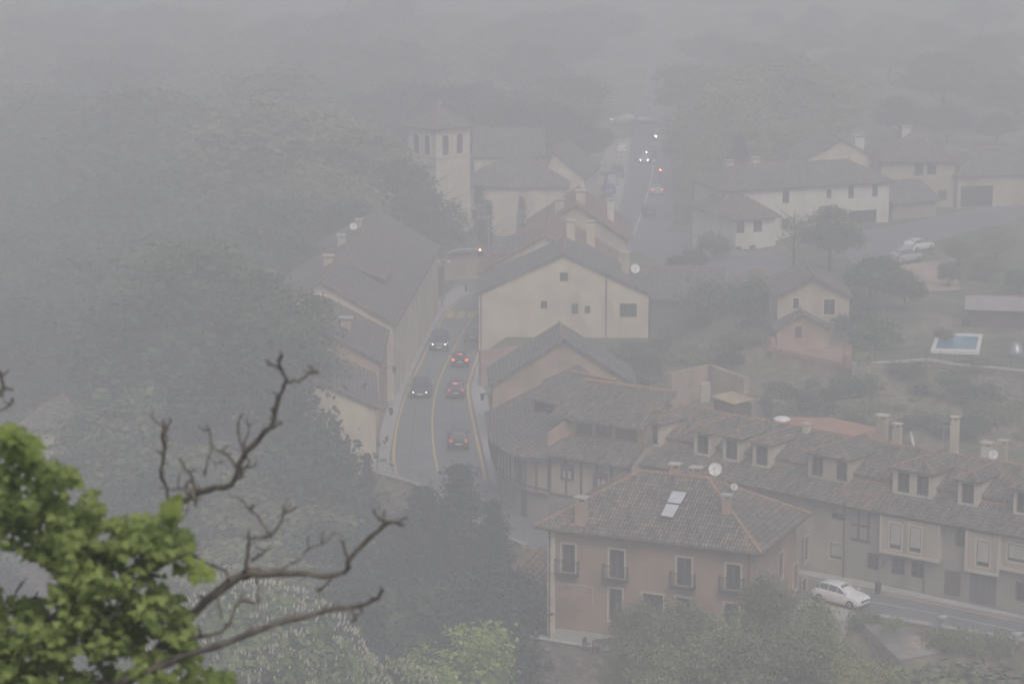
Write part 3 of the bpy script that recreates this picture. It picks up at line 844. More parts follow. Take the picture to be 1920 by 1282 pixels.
tag(sw.build('stair_wall', M['stone']), 'low sloping stone wall running down from the terrace corner', 'wall')
# low annex with red tiles left of the ochre house, under the lane
house('annex', 'low annex with patchy red tile roof against the left side of the ochre house', (-1.1, 180), (2.4, 179), 5, -8, .4, 1.6, 'gable_front', M['adobe'], M['tile_red'], oh=.35, cat='outbuilding')
# lane edge walls
def wall_run(name, label, pts, h, th, m, z0=-9, cat='wall', cope=None, z1=0.0):
    T = thing(name, pts[0], label, cat)
    mb = MB()
    for a, b in zip(pts, pts[1:]):
        a = Vector(a); b = Vector(b); d = (b - a).normalized(); nn = Vector((-d.y, d.x, 0)) * th / 2
        mb.hexa([Vector((q.x, q.y, z0)) for q in (a - nn, b - nn, b + nn, a + nn)], [q + Vector((0, 0, h)) for q in (a - nn, b - nn, b + nn, a + nn)])
    mb.build('masonry', m, T)
    if cope:
        mb = MB()
        for a, b in zip(pts, pts[1:]):
            a = Vector(a); b = Vector(b); d = (b - a).normalized(); nn = Vector((-d.y, d.x, 0)) * (th / 2 + .06)
            mb.hexa([q + Vector((0, 0, h + .002)) for q in (a - nn, b - nn, b + nn, a + nn)], [q + Vector((0, 0, h + .12)) for q in (a - nn, b - nn, b + nn, a + nn)])
        mb.build('coping', cope, T)
    return T
wall_run('bridge_parapet', 'stone wall carrying the bend of the street above the dark conifer', [Vector((-11.5, 212.0, 0)), Vector((-8, 208.4, 0)), Vector((-5.4, 203.3, 0)), Vector((-2.6, 196, 0)), Vector((1.0, 190, 0))], .35, .5, M['stone'], cope=M['kerbm'])
def railing(name, label, pts, h=1.0, z=.35, step=.14):
    T = thing(name, pts[0], label, 'railing')
    mb = MB(); bars = MB()
    for a, b in zip(pts, pts[1:]):
        a = Vector(a) + Vector((0, 0, z)); b = Vector(b) + Vector((0, 0, z))
        for hh in (h, .12): mb.tube([a + Vector((0, 0, hh)), b + Vector((0, 0, hh))], .035, 5)
        n = max(1, int((b - a).length / step))
        for i in range(n + 1):
            p = a.lerp(b, i / n); bars.tube([p, p + Vector((0, 0, h))], .03 if i % 10 == 0 else .014, 4, False)
    mb.build('rail', M['galv'], T); bars.build('bars', M['galv'], T)
railing('bridge_railing', 'grey metal railing across the foot of the left pavement', [Vector((-11.4, 211.9, 0)), Vector((-8, 208.4, 0)), Vector((-5.4, 203.3, 0))], z=.47)
railing('lane_railing', 'grey metal railing on the outer edge of the bend below the timbered house', [Vector((-5.4, 203.3, 0)), Vector((-2.6, 196, 0)), Vector((1.0, 190, 0))], z=.47)
wall_run('lane_wall', 'overgrown stone parapet between the lane and the corrugated roof', [Vector((24.7, 173.2, 0)), Vector((34.4, 167.4, 0)), Vector((60, 151.8, 0))], .16, .45, M['stone'], cope=M['kerbm'])
# corrugated roof of the shed under the lane wall
T = thing('corrugated_shed', (28, 166, -6), 'low shed with weathered corrugated roof below the lane at bottom right', 'shed')
q = [W(1618, 1172, -1.2), W(1690, 1238, -2.4), W(1790, 1214, -2.4), W(1802, 1203, -1.2)]
q = [W(1618, 1168, .1), W(1688, 1238, -.9), W(1805, 1216, -.9), W(1750, 1184, .1)]
u = q[1] - q[0]; nseg = 40
mb = MB()
for i in range(nseg):
    t0, t1 = i / nseg, (i + 1) / nseg
    for (s0, s1, h0, h1) in ((t0, (t0 + t1) / 2, 0, .1), ((t0 + t1) / 2, t1, .1, 0)):
        a = q[0].lerp(q[3], s0); b = q[0].lerp(q[3], s1); c = q[1].lerp(q[2], s1); d = q[1].lerp(q[2], s0)
        H0, H1 = Vector((0, 0, h0)), Vector((0, 0, h1))
        mb.prism([a + H0, d + H0, c + H1, b + H1], .05)
mb.build('roof', M['corr'], T)
mb = MB(); mb.prism([p + Vector((0, 0, -.12)) for p in (q[0], q[1], q[2], q[3])], 7); mb.build('wall', M['stone'], T)
mb = MB()
o0 = W(1640, 1222, -2.0)
for k in range(5): mb.ball(o0 + Vector((k * .28, -.05 * k, .1)), .28, 8, (1.2, .8, .35))
tag(mb.build('cloth_bundle', M['orange']), 'crumpled orange cloth lying below the corrugated roof', 'cloth')
for px, py, lb in ((1765, 1160, 'stone urn on the lane wall nearer the parked white car'), (1905, 1192, 'stone urn on the lane wall at the right edge')):
    p = W(px, py + 14, .28); mb = MB()
    mb.tube([p, p + Vector((0, 0, .12)), p + Vector((0, 0, .3)), p + Vector((0, 0, .6)), p + Vector((0, 0, .8))], [.22, .1, .16, .34, .40], 12)
    tag(mb.build('urn', M['kerbm'], None, True), lb, 'urn')
# big white dish on the ochre roof and small one
def dish(label, p, r, face, m='dish', mast=.9):
    T = thing('satellite_dish', p, label, 'satellite dish')
    f = Vector(face).normalized(); up = Vector((0, 0, 1)); a = f.cross(up).normalized(); b = a.cross(f)
    c = Vector(p) + Vector((0, 0, mast))
    mb = MB(); i = 0; rings = [(0, 0), (.4, .03), (.75, .11), (1, .2)]
    V = []
    for k, (rr, dd) in enumerate(rings):
        for j in range(16):
            t = 2 * math.pi * j / 16
            V.append(c + (a * math.cos(t) + b * math.sin(t)) * rr * r + f * dd * r)
    mb.v = V
    for k in range(3):
        for j in range(16):
            j2 = (j + 1) % 16
            mb.f.append((k * 16 + j, k * 16 + j2, (k + 1) * 16 + j2, (k + 1) * 16 + j))
    mb.build('reflector', M[m], T, True)
    mb = MB(); mb.tube([Vector(p), c - f * .05], .04, 6); mb.build('mast', M['galv'], T)
    mb = MB(); mb.tube([c - b * r * .9 + f * .15, c + f * r * .9], .02, 5); mb.box(c + f * r * .9 - Vector((0, 0, .06)), .1, .1, .12); mb.build('feed_arm', M['galv'], T)
dish('round white satellite dish standing on the ridge end of the ochre house', fr.p(10.2, 5.6, 9.0), .47, (-.35, -1, .45), mast=.95)
dish('small white satellite dish behind the ochre house ridge, right of the big dish', fr.p(11.6, 5.6, 8.5), .25, (-.35, -1, .5), mast=.35)

# ================================================================== row of houses along the lane
SL = .45
def zro(n, ze, ns, step): return ze + SL * n + (step if n > ns else 0)
def rowhouse(name, label, A, B, ze, wall, roofm, ns=2.3, step=.45, nr=5.7, D=10.5, z0=-.2, oh=.6, holes=(), dormers=(), chim=(), trim=None, style='plain', extra=None, holes_shutter=(), group=None):
    f = Frame(A, B); L = f.L
    T = thing(name, f.p(L / 2, 1, 0), label, 'row house', group)
    w = MB()
    hs = [rect(f, r) for r in holes]; hs2 = [rect(f, r) for r in holes_shutter]
    wall_panel(w, f, 0, L, z0, ze, hs + hs2)
    zr = ze + SL * nr + step
    zb = ze + .2
    for uu in (0, L):
        q = [f.p(uu, 0, z0), f.p(uu, D, z0), f.p(uu, D, zb), f.p(uu, nr, zr - .05), f.p(uu, ns, ze + SL * ns + step - .05), f.p(uu, ns, ze + SL * ns - .02), f.p(uu, 0, ze - .02)]
        w.poly(q if uu == 0 else q[::-1])
    w.poly([f.p(0, D, z0), f.p(L, D, z0), f.p(L, D, zb), f.p(0, D, zb)])
    # knee wall between the two roof slopes
    w.poly([f.p(0, ns + .02, ze + SL * ns), f.p(L, ns + .02, ze + SL * ns), f.p(L, ns + .02, ze + SL * ns + step), f.p(0, ns + .02, ze + SL * ns + step)])
    w.build('wall', wall, T)
    k = .1
    e = .0
    roof_polys(T, [[f.p(e, -oh, ze - SL * oh + k), f.p(L - e, -oh, ze - SL * oh + k), f.p(L - e, ns, ze + SL * ns + k), f.p(e, ns, ze + SL * ns + k)]], roofm, name='lower_roof')
    roof_polys(T, [[f.p(e, ns - .25, ze + SL * (ns - .25) + step + k), f.p(L - e, ns - .25, ze + SL * (ns - .25) + step + k), f.p(L - e, nr, zr + k), f.p(e, nr, zr + k)],
                   [f.p(e, nr, zr + k), f.p(L - e, nr, zr + k), f.p(L - e, D + .3, zb + k - .1), f.p(e, D + .3, zb + k - .1)]], roofm,
               [(f.p(e, nr, zr + k), f.p(L - e, nr, zr + k))], cap='cap', name='upper_roof')
    mb = MB(); mb.hexa([f.p(0, ns - .3, ze + SL * (ns - .3) + k + .01), f.p(L, ns - .3, ze + SL * (ns - .3) + k + .01), f.p(L, ns + .01, ze + SL * ns + k + .01), f.p(0, ns + .01, ze + SL * ns + k + .01)],
                       [f.p(0, ns - .3, ze + SL * (ns - .3) + k + .06), f.p(L, ns - .3, ze + SL * (ns - .3) + k + .06), f.p(L, ns + .01, ze + SL * ns + k + .12), f.p(0, ns + .01, ze + SL * ns + k + .12)])
    mb.build('tile_strip', M['capg'], T)
    gutter(T, f.p(0, -oh - .07, ze - SL * oh + .02), f.p(L, -oh - .07, ze - SL * oh + .02))
    # verge tile lines that mark the party walls
    vg = MB(); uu = 2.4
    while uu < L - .5:
        vg.tube([f.p(uu, -oh, ze - SL * oh + k + .03), f.p(uu, ns - .3, ze + SL * (ns - .3) + k + .03)], .09, 5)
        vg.tube([f.p(uu + .1, ns - .2, ze + SL * (ns - .2) + step + k + .03), f.p(uu + .1, nr, zr + k + .03)], .09, 5)
        uu += 3.1
    vg.build('party_wall_tiles', M['tile'], T)
    for h in hs: window(f, h, T, style, trim=trim)
    for h in hs2: window(f, h, T, 'shutter', trim='frame')
    for d in dormers: dormer(T, f, d, ze, ns, step, nr, zr, roofm)
    for (px, py, w_, h_, m_) in chim:
        # chimney standing on the rear side of the ridge
        p = W(px, py, zr - .3); chimney(T, p, w_, h_, m_, math.atan2(f.u.y, f.u.x))
    return T, f
def dormer(T, f, d, ze, ns, step, nr, zr, roofm):
    """d = (px left, px right, list of window px ranges, style)"""
    x0, x1, wins, kind = d
    n0 = ns - .9; zb = ze + SL * n0; zt = zb + 1.95
    zm = (zb + zt) / 2
    def uat(px):
        lo, hi = -5.0, 80.0
        for _ in range(40):
            m = (lo + hi) / 2
            if proj(f.p(m, n0, zm))[0] < px: lo = m
            else: hi = m
        return lo
    a, b = uat(x0), uat(x1)
    w = MB()
    hs = []
    for (p, q) in wins:
        hs.append((uat(p), zb + .28, uat(q), zt - .22))
    wall_panel(w, f, a, b, zb - .15, zt, hs, n=n0, depth=.15)
    nb = (zt - ze - step) / SL + .1
    for uu in (a, b):
        w.poly([f.p(uu, n0, zb - .15), f.p(uu, nb + .6, zb - .15), f.p(uu, nb + .6, zt), f.p(uu, n0, zt)])
    o = w.build('dormer', M['frame'] if kind == 'pale' else M['beige'], T)
    oh = .28; rise = min(.75, (b - a) * .3); k = .06; um = (a + b) / 2
    nbk = (zt + rise - ze - step) / SL
    hip = min((b - a) / 2, 1.2)
    nbe = (zt - ze - step) / SL
    e1, e2 = f.p(um, n0 + hip, zt + rise + k), f.p(um, nbk, zt + rise + k)
    L1, R1 = f.p(a - oh, n0 - oh, zt + k), f.p(b + oh, n0 - oh, zt + k)
    L2, R2 = f.p(a - oh, nbe + .1, zt + k), f.p(b + oh, nbe + .1, zt + k)
    r = MB()
    for q in ([L1, R1, e1], [R1, R2, e2, e1], [L2, L1, e1, e2]): r.prism(q, .12)
    ro = r.build('dormer_roof', roofm, o)
    c = MB()
    for p, q in ((L1, e1), (R1, e1), (e1, e2)):
        c.tube([p + Vector((0, 0, .02)), q + Vector((0, 0, .02))], .06, 5)
    # ridge tiles are welded with the little roof
    cc = c.build('dormer_ridge', M['cap'], o)
    for h in hs:
        x = window(f, h, o, 'plain', n=n0, depth=.15)
        x.name = 'window'
# corner house, timber framed
rowA, fA = rowhouse('timber_framed_house', 'half-timbered house with tall brown windows beside the curved corner house', (2.9, 197.0), (9.2, 193.0), 5.9, M['beige'], M['tile'],
    D=9.5, holes=[], dormers=[], z0=-.2, nr=6.1, ns=2.4, step=.5)
def timber(parent, f, u0, u1, z0, z1, posts, rails=(), n=-.05, brace=()):
    mb = MB(); w = .09
    for u in posts:
        mb.hexa([f.p(u - w, n, z0), f.p(u + w, n, z0), f.p(u + w, n + .06, z0), f.p(u - w, n + .06, z0)], [f.p(u - w, n, z1), f.p(u + w, n, z1), f.p(u + w, n + .06, z1), f.p(u - w, n + .06, z1)])
    for z in [z0, *rails]:
        mb.hexa([f.p(u0, n - .012, z - .1), f.p(u1, n - .012, z - .1), f.p(u1, n + .05, z - .1), f.p(u0, n + .05, z - .1)], [f.p(u0, n - .012, z + .1), f.p(u1, n - .012, z + .1), f.p(u1, n + .05, z + .1), f.p(u0, n + .05, z + .1)])
    mb.build('timber_frame', M['wood'], parent)
timber(rowA, fA, .05, fA.L, 2.5, 5.8, [.1, 1.55, 2.9, 4.3, 5.6, 7.2])
for r in ((1052.5, 868, 1076, 901), (1113.8, 882.5, 1140, 917.5)):
    h = rect(fA, r)
    mb = MB(); a, b, c, d = h
    for (x0, z0, x1, z1) in ((a, b, a + .2, d), (c - .2, b, c, d), (a + .2, d - .5, c - .2, d), (a + .2, b, c - .2, b + .16), ((a + c) / 2 - .05, b + .16, (a + c) / 2 + .05, d - .5)):
        mb.hexa([fA.p(x0, -.12, z0), fA.p(x1, -.12, z0), fA.p(x1, 0, z0), fA.p(x0, 0, z0)], [fA.p(x0, -.12, z1), fA.p(x1, -.12, z1), fA.p(x1, 0, z1), fA.p(x0, 0, z1)])
    o = mb.build('window', M['wood'], rowA)
    mb = MB(); mb.poly([fA.p(a + .2, -.04, b + .16), fA.p(c - .2, -.04, b + .16), fA.p(c - .2, -.04, d - .5), fA.p(a + .2, -.04, d - .5)]); mb.build('pane', M['velux'], o)
# rubble ground floor panel
mb = MB(); mb.hexa([fA.p(.02, -.03, -.2), fA.p(fA.L, -.03, -.2), fA.p(fA.L, 0, -.2), fA.p(.02, 0, -.2)], [fA.p(.02, -.03, 2.38), fA.p(fA.L, -.03, 2.38), fA.p(fA.L, 0, 2.38), fA.p(.02, 0, 2.38)])
mb.build('rubble_base', M['stone'], rowA)
# attic storey set back on the lower roof: brown boarding, cream cheek with a brace
f = fA; n0 = 2.1; zb = 5.9 + SL * n0; zt = zb + 1.6
mb = MB(); mb.hexa([f.p(.9, n0, zb - .2), f.p(f.L, n0, zb - .2), f.p(f.L, n0 + 3, zb - .2), f.p(.9, n0 + 3, zb - .2)], [f.p(.9, n0, zt), f.p(f.L, n0, zt), f.p(f.L, n0 + 3, zt + 1.2), f.p(.9, n0 + 3, zt + 1.2)])
at = mb.build('attic', M['adobe'], rowA)
mb = MB()
for (u0, u1) in ((1.2, 2.6), (2.9, 4.4), (4.7, 6.6)):
    mb.hexa([f.p(u0, n0 - .05, zb + .2), f.p(u1, n0 - .05, zb + .2), f.p(u1, n0, zb + .2), f.p(u0, n0, zb + .2)], [f.p(u0, n0 - .05, zt - .15), f.p(u1, n0 - .05, zt - .15), f.p(u1, n0, zt - .15), f.p(u0, n0, zt - .15)])
mb.build('shutters', M['door'], at)
mb = MB(); mb.prism([f.p(-1.0, n0 - .7, zt - .12), f.p(f.L + .1, n0 - .7, zt - .12), f.p(f.L + .1, 6.6, zt + 1.75), f.p(-1.0, 6.6, zt + 1.75)], .18)
ar = mb.build('attic_roof', M['tile'], rowA)
mb = MB(); mb.tube([f.p(-1.0, 6.6, zt + 1.8), f.p(f.L, 6.6, zt + 1.8)], .13, 6); mb.build('ridge_tiles', M['cap'], ar)
# cream cheek stepping out at the left
mb = MB(); c0 = f.p(.0, 1.2, zb - .3); c1 = f.p(.9, 2.05, zb - .3)
mb.hexa([f.p(-.55, .5, zb - .9), f.p(-.4, .5, zb - .9), f.p(.9, 2.1, zb - .9), f.p(.75, 2.1, zb - .9)], [f.p(-.55, .5, zb + .25), f.p(-.4, .5, zb + .25), f.p(.9, 2.1, zt - .05), f.p(.75, 2.1, zt - .05)])
mb.build('attic_cheek', M['pink'], rowA)
# curved corner house
T = thing('curved_corner_house', (0, 204, 0), 'narrow half-timbered house curving round the street corner under a low tiled roof', 'row house')
low = [Vector((-1.5, 213.6, 0)), Vector((-1.15, 207.5, 0)), Vector((-.75, 204.2, 0)), Vector((.2, 200.6, 0)), Vector((1.3, 198.5, 0)), Vector((2.9, 197.02, 0))]
up = [Vector((-1.9, 213.6, 0)), Vector((-1.55, 207.4, 0)), Vector((-1.15, 203.9, 0)), Vector((-.1, 200.2, 0)), Vector((1.1, 198.1, 0)), Vector((2.75, 196.75, 0))]
mb = MB()
for a, b in zip(low, low[1:]): mb.poly([a + Vector((0, 0, -.2)), b + Vector((0, 0, -.2)), b + Vector((0, 0, 2.5)), a + Vector((0, 0, 2.5))])
mb.build('stone_base', M['greyr'], T)
mb = MB()
for a, b in zip(up, up[1:]):
    mb.poly([a + Vector((0, 0, 2.5)), b + Vector((0, 0, 2.5)), b + Vector((0, 0, 5.2)), a + Vector((0, 0, 5.2))])
mb.poly([p + Vector((0, 0, 2.5)) for p in up[::-1]] + [Vector((6, 205, 2.5)), Vector((4, 213.6, 2.5))][::1])
mb.build('wall', M['beige'], T)
mb = MB()
for a, b in zip(up, up[1:]):
    d = (b - a); nn = Vector((d.y, -d.x, 0)).normalized() * .04
    n = max(1, round(d.length / .95))
    for i in range(n):
        p = a.lerp(b, i / n) + nn
        mb.box(Vector((p.x, p.y, 2.5)), .13, .1, 2.7, math.atan2(d.y, d.x))
    for z in (2.45, 2.85):
        p, q = a + nn * 1.3, b + nn * 1.3
        mb.tube([Vector((p.x, p.y, z)), Vector((q.x, q.y, z))], .08, 4)
mb.build('timber_frame', M['wood'], T)
E_ = [Vector((-2.3, 214, 5.0)), Vector((-2.0, 207.3, 5.05)), Vector((-1.65, 203.3, 5.1)), Vector((-.5, 199.6, 5.2)), Vector((.8, 197.3, 5.35)), Vector((2.75, 195.9, 5.6))]
I_ = [Vector((2.5, 214, 7.4)), Vector((2.3, 209.5, 7.4)), Vector((2.4, 206.5, 7.4)), Vector((2.8, 203.8, 7.35)), Vector((3.4, 201.6, 7.3)), Vector((4.3, 200.0, 7.3))]
roof_polys(T, [[E_[i], E_[i + 1], I_[i + 1], I_[i]] for i in range(5)], M['tile'], name='roof')
roof_polys(T, [[I_[0] + Vector((0, 0, .3)), I_[3] + Vector((0, 0, .3)), Vector((7.2, 206.5, 9.2)), Vector((5.5, 213.5, 9.2))]], M['tile_grey'], name='back_roof')
# attic box with dark window at the corner
fa = Frame((1.6, 205.6), (4.4, 202.9)); mb = MB()
mb.hexa([fa.p(0, 0, 6.4), fa.p(3.9, 0, 6.4), fa.p(3.9, 3, 6.4), fa.p(0, 3, 6.4)], [fa.p(0, 0, 8.25), fa.p(3.9, 0, 8.25), fa.p(3.9, 3, 8.9), fa.p(0, 3, 8.9)])
ab = mb.build('attic', M['adobe'], T)
mb = MB(); mb.hexa([fa.p(.35, -.04, 7.0), fa.p(2.4, -.04, 7.0), fa.p(2.4, 0, 7.0), fa.p(.35, 0, 7.0)], [fa.p(.35, -.04, 8.1), fa.p(2.4, -.04, 8.1), fa.p(2.4, 0, 8.1), fa.p(.35, 0, 8.1)])
mb.build('window', M['glass'], ab)
mb = MB(); mb.prism([fa.p(-.4, -.5, 8.25), fa.p(4.4, -.5, 8.25), fa.p(5.2, 4.5, 9.6), fa.p(0, 4.5, 9.6)], .16)
ar = mb.build('attic_roof', M['tile'], T)
mb = MB(); mb.tube([fa.p(0, 4.5, 9.66), fa.p(5.2, 4.5, 9.66)], .14, 6); mb.build('ridge_tiles', M['cap'], ar)
# dark doorway and small window
mb = MB(); p = up[4].lerp(up[3], .35); d = up[4] - up[3]
mb.box(Vector((p.x - .06, p.y - .05, 2.9)), .7, .12, 2.0, math.atan2(d.y, d.x)); mb.box(Vector((p.x + .33, p.y + .33, -.1)), .95, .14, 2.3, math.atan2(d.y, d.x))
mb.build('door', M['door'], T)
mb = MB(); p = up[2].lerp(up[3], .25); d = up[3] - up[2]; mb.box(Vector((p.x - .04, p.y, 3.9)), .6, .12, .9, math.atan2(d.y, d.x)); mb.build('window', M['glass'], T)

rowB, fB = rowhouse('row_house', 'beige row house with four narrow tiled dormers behind the ochre house roof', (9.4, 194.9), (24.2, 182.3), 5.9, M['beige'], M['tile_mix'],
    holes=[(1559, 958, 1585.7, 978)], holes_shutter=[(1556, 1015.8, 1579.4, 1050.5)],
    dormers=[(1206, 1238, [(1212, 1233)], 'pale'), (1301, 1332, [(1307, 1328)], 'pale'), (1355, 1386, [(1361, 1382)], 'pale'), (1411, 1443, [(1417, 1439)], 'pale'), (1515, 1590, [(1522, 1543), (1568, 1588)], 'wide')],
    chim=[(1206, 770, .35, .6, 'pink'), (1512, 815, .5, .6, 'cream')])
rowC, fC = rowhouse('row_house', 'grey rendered row house with white framed bay windows above the lane', (24.25, 182.25), (60.5, 155.6), 5.85, M['greyr'], M['tile'],
    holes=[(1624.7, 1034.9, 1647.3, 1070), (1671.7, 1044.2, 1695.8, 1079.3), (1707.6, 1050.5, 1732.2, 1085.6), (1904.8, 1089.4, 1925, 1130), (1791.8, 988, 1812, 1028), (1889.7, 1013, 1921, 1053)],
    dormers=[(1674, 1748, [(1683, 1705), (1719, 1741)], 'pale'), (1796, 1832, [(1803, 1826)], 'pale'), (1900, 1940, [(1906, 1933)], 'pale')],
    chim=[(1654, 816, .75, 1.3, 'beige'), (1682, 830, .6, 1.2, 'beige'), (1789, 842, .55, 2.2, 'cream'), (1850, 858, .7, .9, 'white'), (1880, 862, .6, 1.2, 'beige')], trim=None)
for r, mm, nm in (((1772, 1066.8, 1800, 1118.3), 'door', 'door'), ((1819.4, 1073, 1867, 1135.9), 'garage', 'garage_door')):
    a, b, c, d = rect(fC, r); mb = MB()
    mb.hexa([fC.p(a, -.04, b), fC.p(c, -.04, b), fC.p(c, 0, b), fC.p(a, 0, b)], [fC.p(a, -.04, d), fC.p(c, -.04, d), fC.p(c, 0, d), fC.p(a, 0, d)])
    k = max(2, int((d - b) / .5))
    o = mb.build(nm, M[mm], rowC)
    mb = MB()
    for i in range(1, 4): 
        u = a + (c - a) * i / 4; mb.hexa([fC.p(u - .02, -.06, b), fC.p(u + .02, -.06, b), fC.p(u + .02, -.04, b), fC.p(u - .02, -.04, b)], [fC.p(u - .02, -.06, d), fC.p(u + .02, -.06, d), fC.p(u + .02, -.04, d), fC.p(u - .02, -.04, d)])
    mb.build('battens', M['wood'], o)
# projecting bays
def bay(px0, px1, py_t, py_b, wins, depth=.55):
    f = fC
    a, zt = f.uz(px0, py_t, -depth); c, zb = f.uz(px1, py_b, -depth)
    zt = 5.4; zb = max(2.4, min(zb, 3.1))
    w = MB(); hs = [rect(f, r, -depth) for r in wins]
    wall_panel(w, f, a, c, zb, zt, hs, n=-depth, depth=.15)
    for u in (a, c): w.poly([f.p(u, -depth, zb), f.p(u, 0, zb), f.p(u, 0, zt), f.p(u, -depth, zt)])
    w.poly([f.p(a, -depth, zb), f.p(c, -depth, zb), f.p(c, 0, zb), f.p(a, 0, zb)])
    o = w.build('bay', M['beige'], rowC)
    t = MB()
    for (x0, z0, x1, z1) in ((a - .06, zb - .12, c + .06, zb + .1), (a - .06, zb + .1, a + .08, zt), (c - .08, zb + .1, c + .06, zt)):
        t.hexa([f.p(x0, -depth - .06, z0), f.p(x1, -depth - .06, z0), f.p(x1, -depth + .01, z0), f.p(x0, -depth + .01, z0)], [f.p(x0, -depth - .06, z1), f.p(x1, -depth - .06, z1), f.p(x1, -depth + .01, z1), f.p(x0, -depth + .01, z1)])
    t.build('bay_trim', M['frame'], o)
    for h in hs:
        window(f, h, rowC, 'shutter', n=-depth, depth=.15, trim='frame', name='bay_window')
bay(1652, 1760, 968, 1052, [(1669, 980, 1689, 1031), (1706, 986, 1726, 1037)])
bay(1812, 1871, 1003, 1078, [(1832, 1012, 1854, 1064)])
bay(1876, 1990, 1015, 1085, [(1890, 1018, 1922, 1056)], .35)
downpipe(rowB, fB.p(fB.L - .1, -.15, 0), 0, 5.7)
downpipe(rowC, fC.p(6.3, -.15, 0), 0, 5.6)
timber(rowC, fC, .3, 1.9, 3.1, 5.4, [.9, 1.7], [4.2])
dish('white satellite dish seen edge-on beside the cream chimneys of the row', W(1707, 838, 8.9), .6, (1, -.25, .3), mast=.6)
dish('white satellite dish between the small white chimneys at right', W(1863, 862, 8.9), .35, (-.5, -1, .4), mast=.4)
# red clay roof and dome light behind the ridge of the row
mb = MB(); mb.prism([W(1440, 800, 8.3), W(1560, 812, 8.3), W(1668, 836, 8.3), W(1640, 800, 8.3), W(1560, 783, 8.3), W(1470, 781, 8.3)], 7.5)
tag(mb.build('flat_roofed_annex', M['slab']), 'annex with smooth orange clay roof behind the ridge of the row', 'outbuilding')
mb = MB(); mb.ball(W(1466, 786, 8.6), .7, 14, (1, 1, .35)); o = mb.build('dome_light', M['dish'], None, True)
tag(o, 'white domed rooflight on a red tiled roof behind the row ridge', 'rooflight')
T = thing('lean_to', W(1375, 760, 4), 'lean-to with a sagging ochre tarpaulin behind the row ridge', 'lean-to')
q = [W(1333, 742, 7.6), W(1375, 758, 7.2), W(1414, 748, 7.4), W(1372, 733, 7.8)]
mb = MB(); c = sum(q, Vector()) / 4 + Vector((0, 0, .2)); 
for i in range(4): mb.prism([q[i], q[(i + 1) % 4], c], .06)
mb.build('tarpaulin', M['tarp'], T)
mb = MB(); mb.prism([p.lerp(c, .12) + Vector((0, 0, -.35)) for p in q], 5); mb.build('shelter_wall', M['gutter'], T)
mb = MB(); mb.box(W(1322, 752, 5), .8, 1.0, 1.6); mb.build('side_wall', M['beige'], T)

# ================================================================== street side houses
house('gabled_house', 'low house with grey tiled gable between the curved corner house and the cream gabled house', (-1.7, 223.2), (10.7, 223.6), 7, -.2, 5.4, 9.3, 'gable_front', M['adobe'], M['tile_grey'], oh=.35,
      front=[(1087, 704, 1105, 718)], cap='cap', cat='house')
MH, MF = house('cream_gabled_house', 'big cream house whose wide plain gable faces the viewer in the centre', (-3.4, 261.9), (13.9, 261.4), 10, -.2, 6.3, 10.3, 'gable_front', M['cream'], M['tile_grey'], oh=.3,
      front=[(1050, 511, 1065, 527), (1014, 564, 1026, 579), (1072, 569.5, 1084, 589), (1096, 573.5, 1107, 588), (1162, 569, 1194, 595)],
      chim=[(15.0, 5.5, 7.8, .8, 1.6, 'beige')])
dish('white satellite dish on the right slope of the cream gabled house', MF.p(16, 6, 7.0), .5, (.2, -1, .4), mast=.8)
house('red_tiled_house', 'house with faded red tile roof and dormer right behind the cream gabled house', (-3.5, 272.3), (10.5, 271.4), 15, -.2, 6.5, 10.6, 'gable_front', M['cream'], M['tile_red'], oh=.45, chim=[(9.5, 5, 9.6, .9, 1.6, 'cream'), (11.5, 9, 8.6, .9, 1.9, 'cream')])
fr2 = Frame((-3.5, 272.3), (10.5, 271.4))
dd = MB(); dd.hexa([fr2.p(1.6, 1.0, 6.6), fr2.p(5.2, 1.0, 6.6), fr2.p(5.2, 4, 6.6), fr2.p(1.6, 4, 6.6)], [fr2.p(1.6, 1.0, 8.4), fr2.p(5.2, 1.0, 8.4), fr2.p(5.2, 4, 8.4), fr2.p(1.6, 4, 8.4)])
dh = bpy.data.objects[[o.name for o in bpy.data.objects if o.name.startswith('red_tiled_house')][0]]
do = dd.build('dormer', M['cream'], dh)
mb = MB(); mb.box(fr2.p(2.9, .98, 7.3), .6, .08, .8); mb.build('window', M['glass'], do)
mb = MB(); mb.prism([fr2.p(1.2, .6, 8.4), fr2.p(5.6, .6, 8.4), fr2.p(5.6, 4.4, 9.7), fr2.p(1.2, 4.4, 9.7)], .15); mb.build('dormer_roof', M['tile_grey'], do)
house('far_tiled_house', 'tiled house with pale chimneys and white verge boards farther up the bend', (1.5, 292), (13, 291.5), 14, -.2, 7.0, 10.8, 'gable_front', M['beige'], M['tile_red'], oh=.4, chim=[(6.2, 3, 10.3, 1.1, 1.5, 'cream'), (3.8, 4, 9.2, 1.0, 1.4, 'cream'), (9.6, 5, 8.3, .8, 2.2, 'white')], cap='cap')
house('slate_shed', 'long low shed with grey roof adjoining the right end of the cream gabled house', (14.2, 263.2), (21.3, 262.6), 16, 1.5, 5.4, 7.3, 'gable_side', M['garage'], M['tile_grey'], oh=.4, cat='outbuilding')
house('small_outbuilding', 'small outbuilding with hipped grey roof at the end of the long low shed', (21.6, 269), (25.6, 266.8), 8, 1.5, 5.3, 7.0, 'hip', M['cream'], M['tile_grey'], oh=.35, front=[(1369, 554, 1376, 560)], cat='outbuilding')
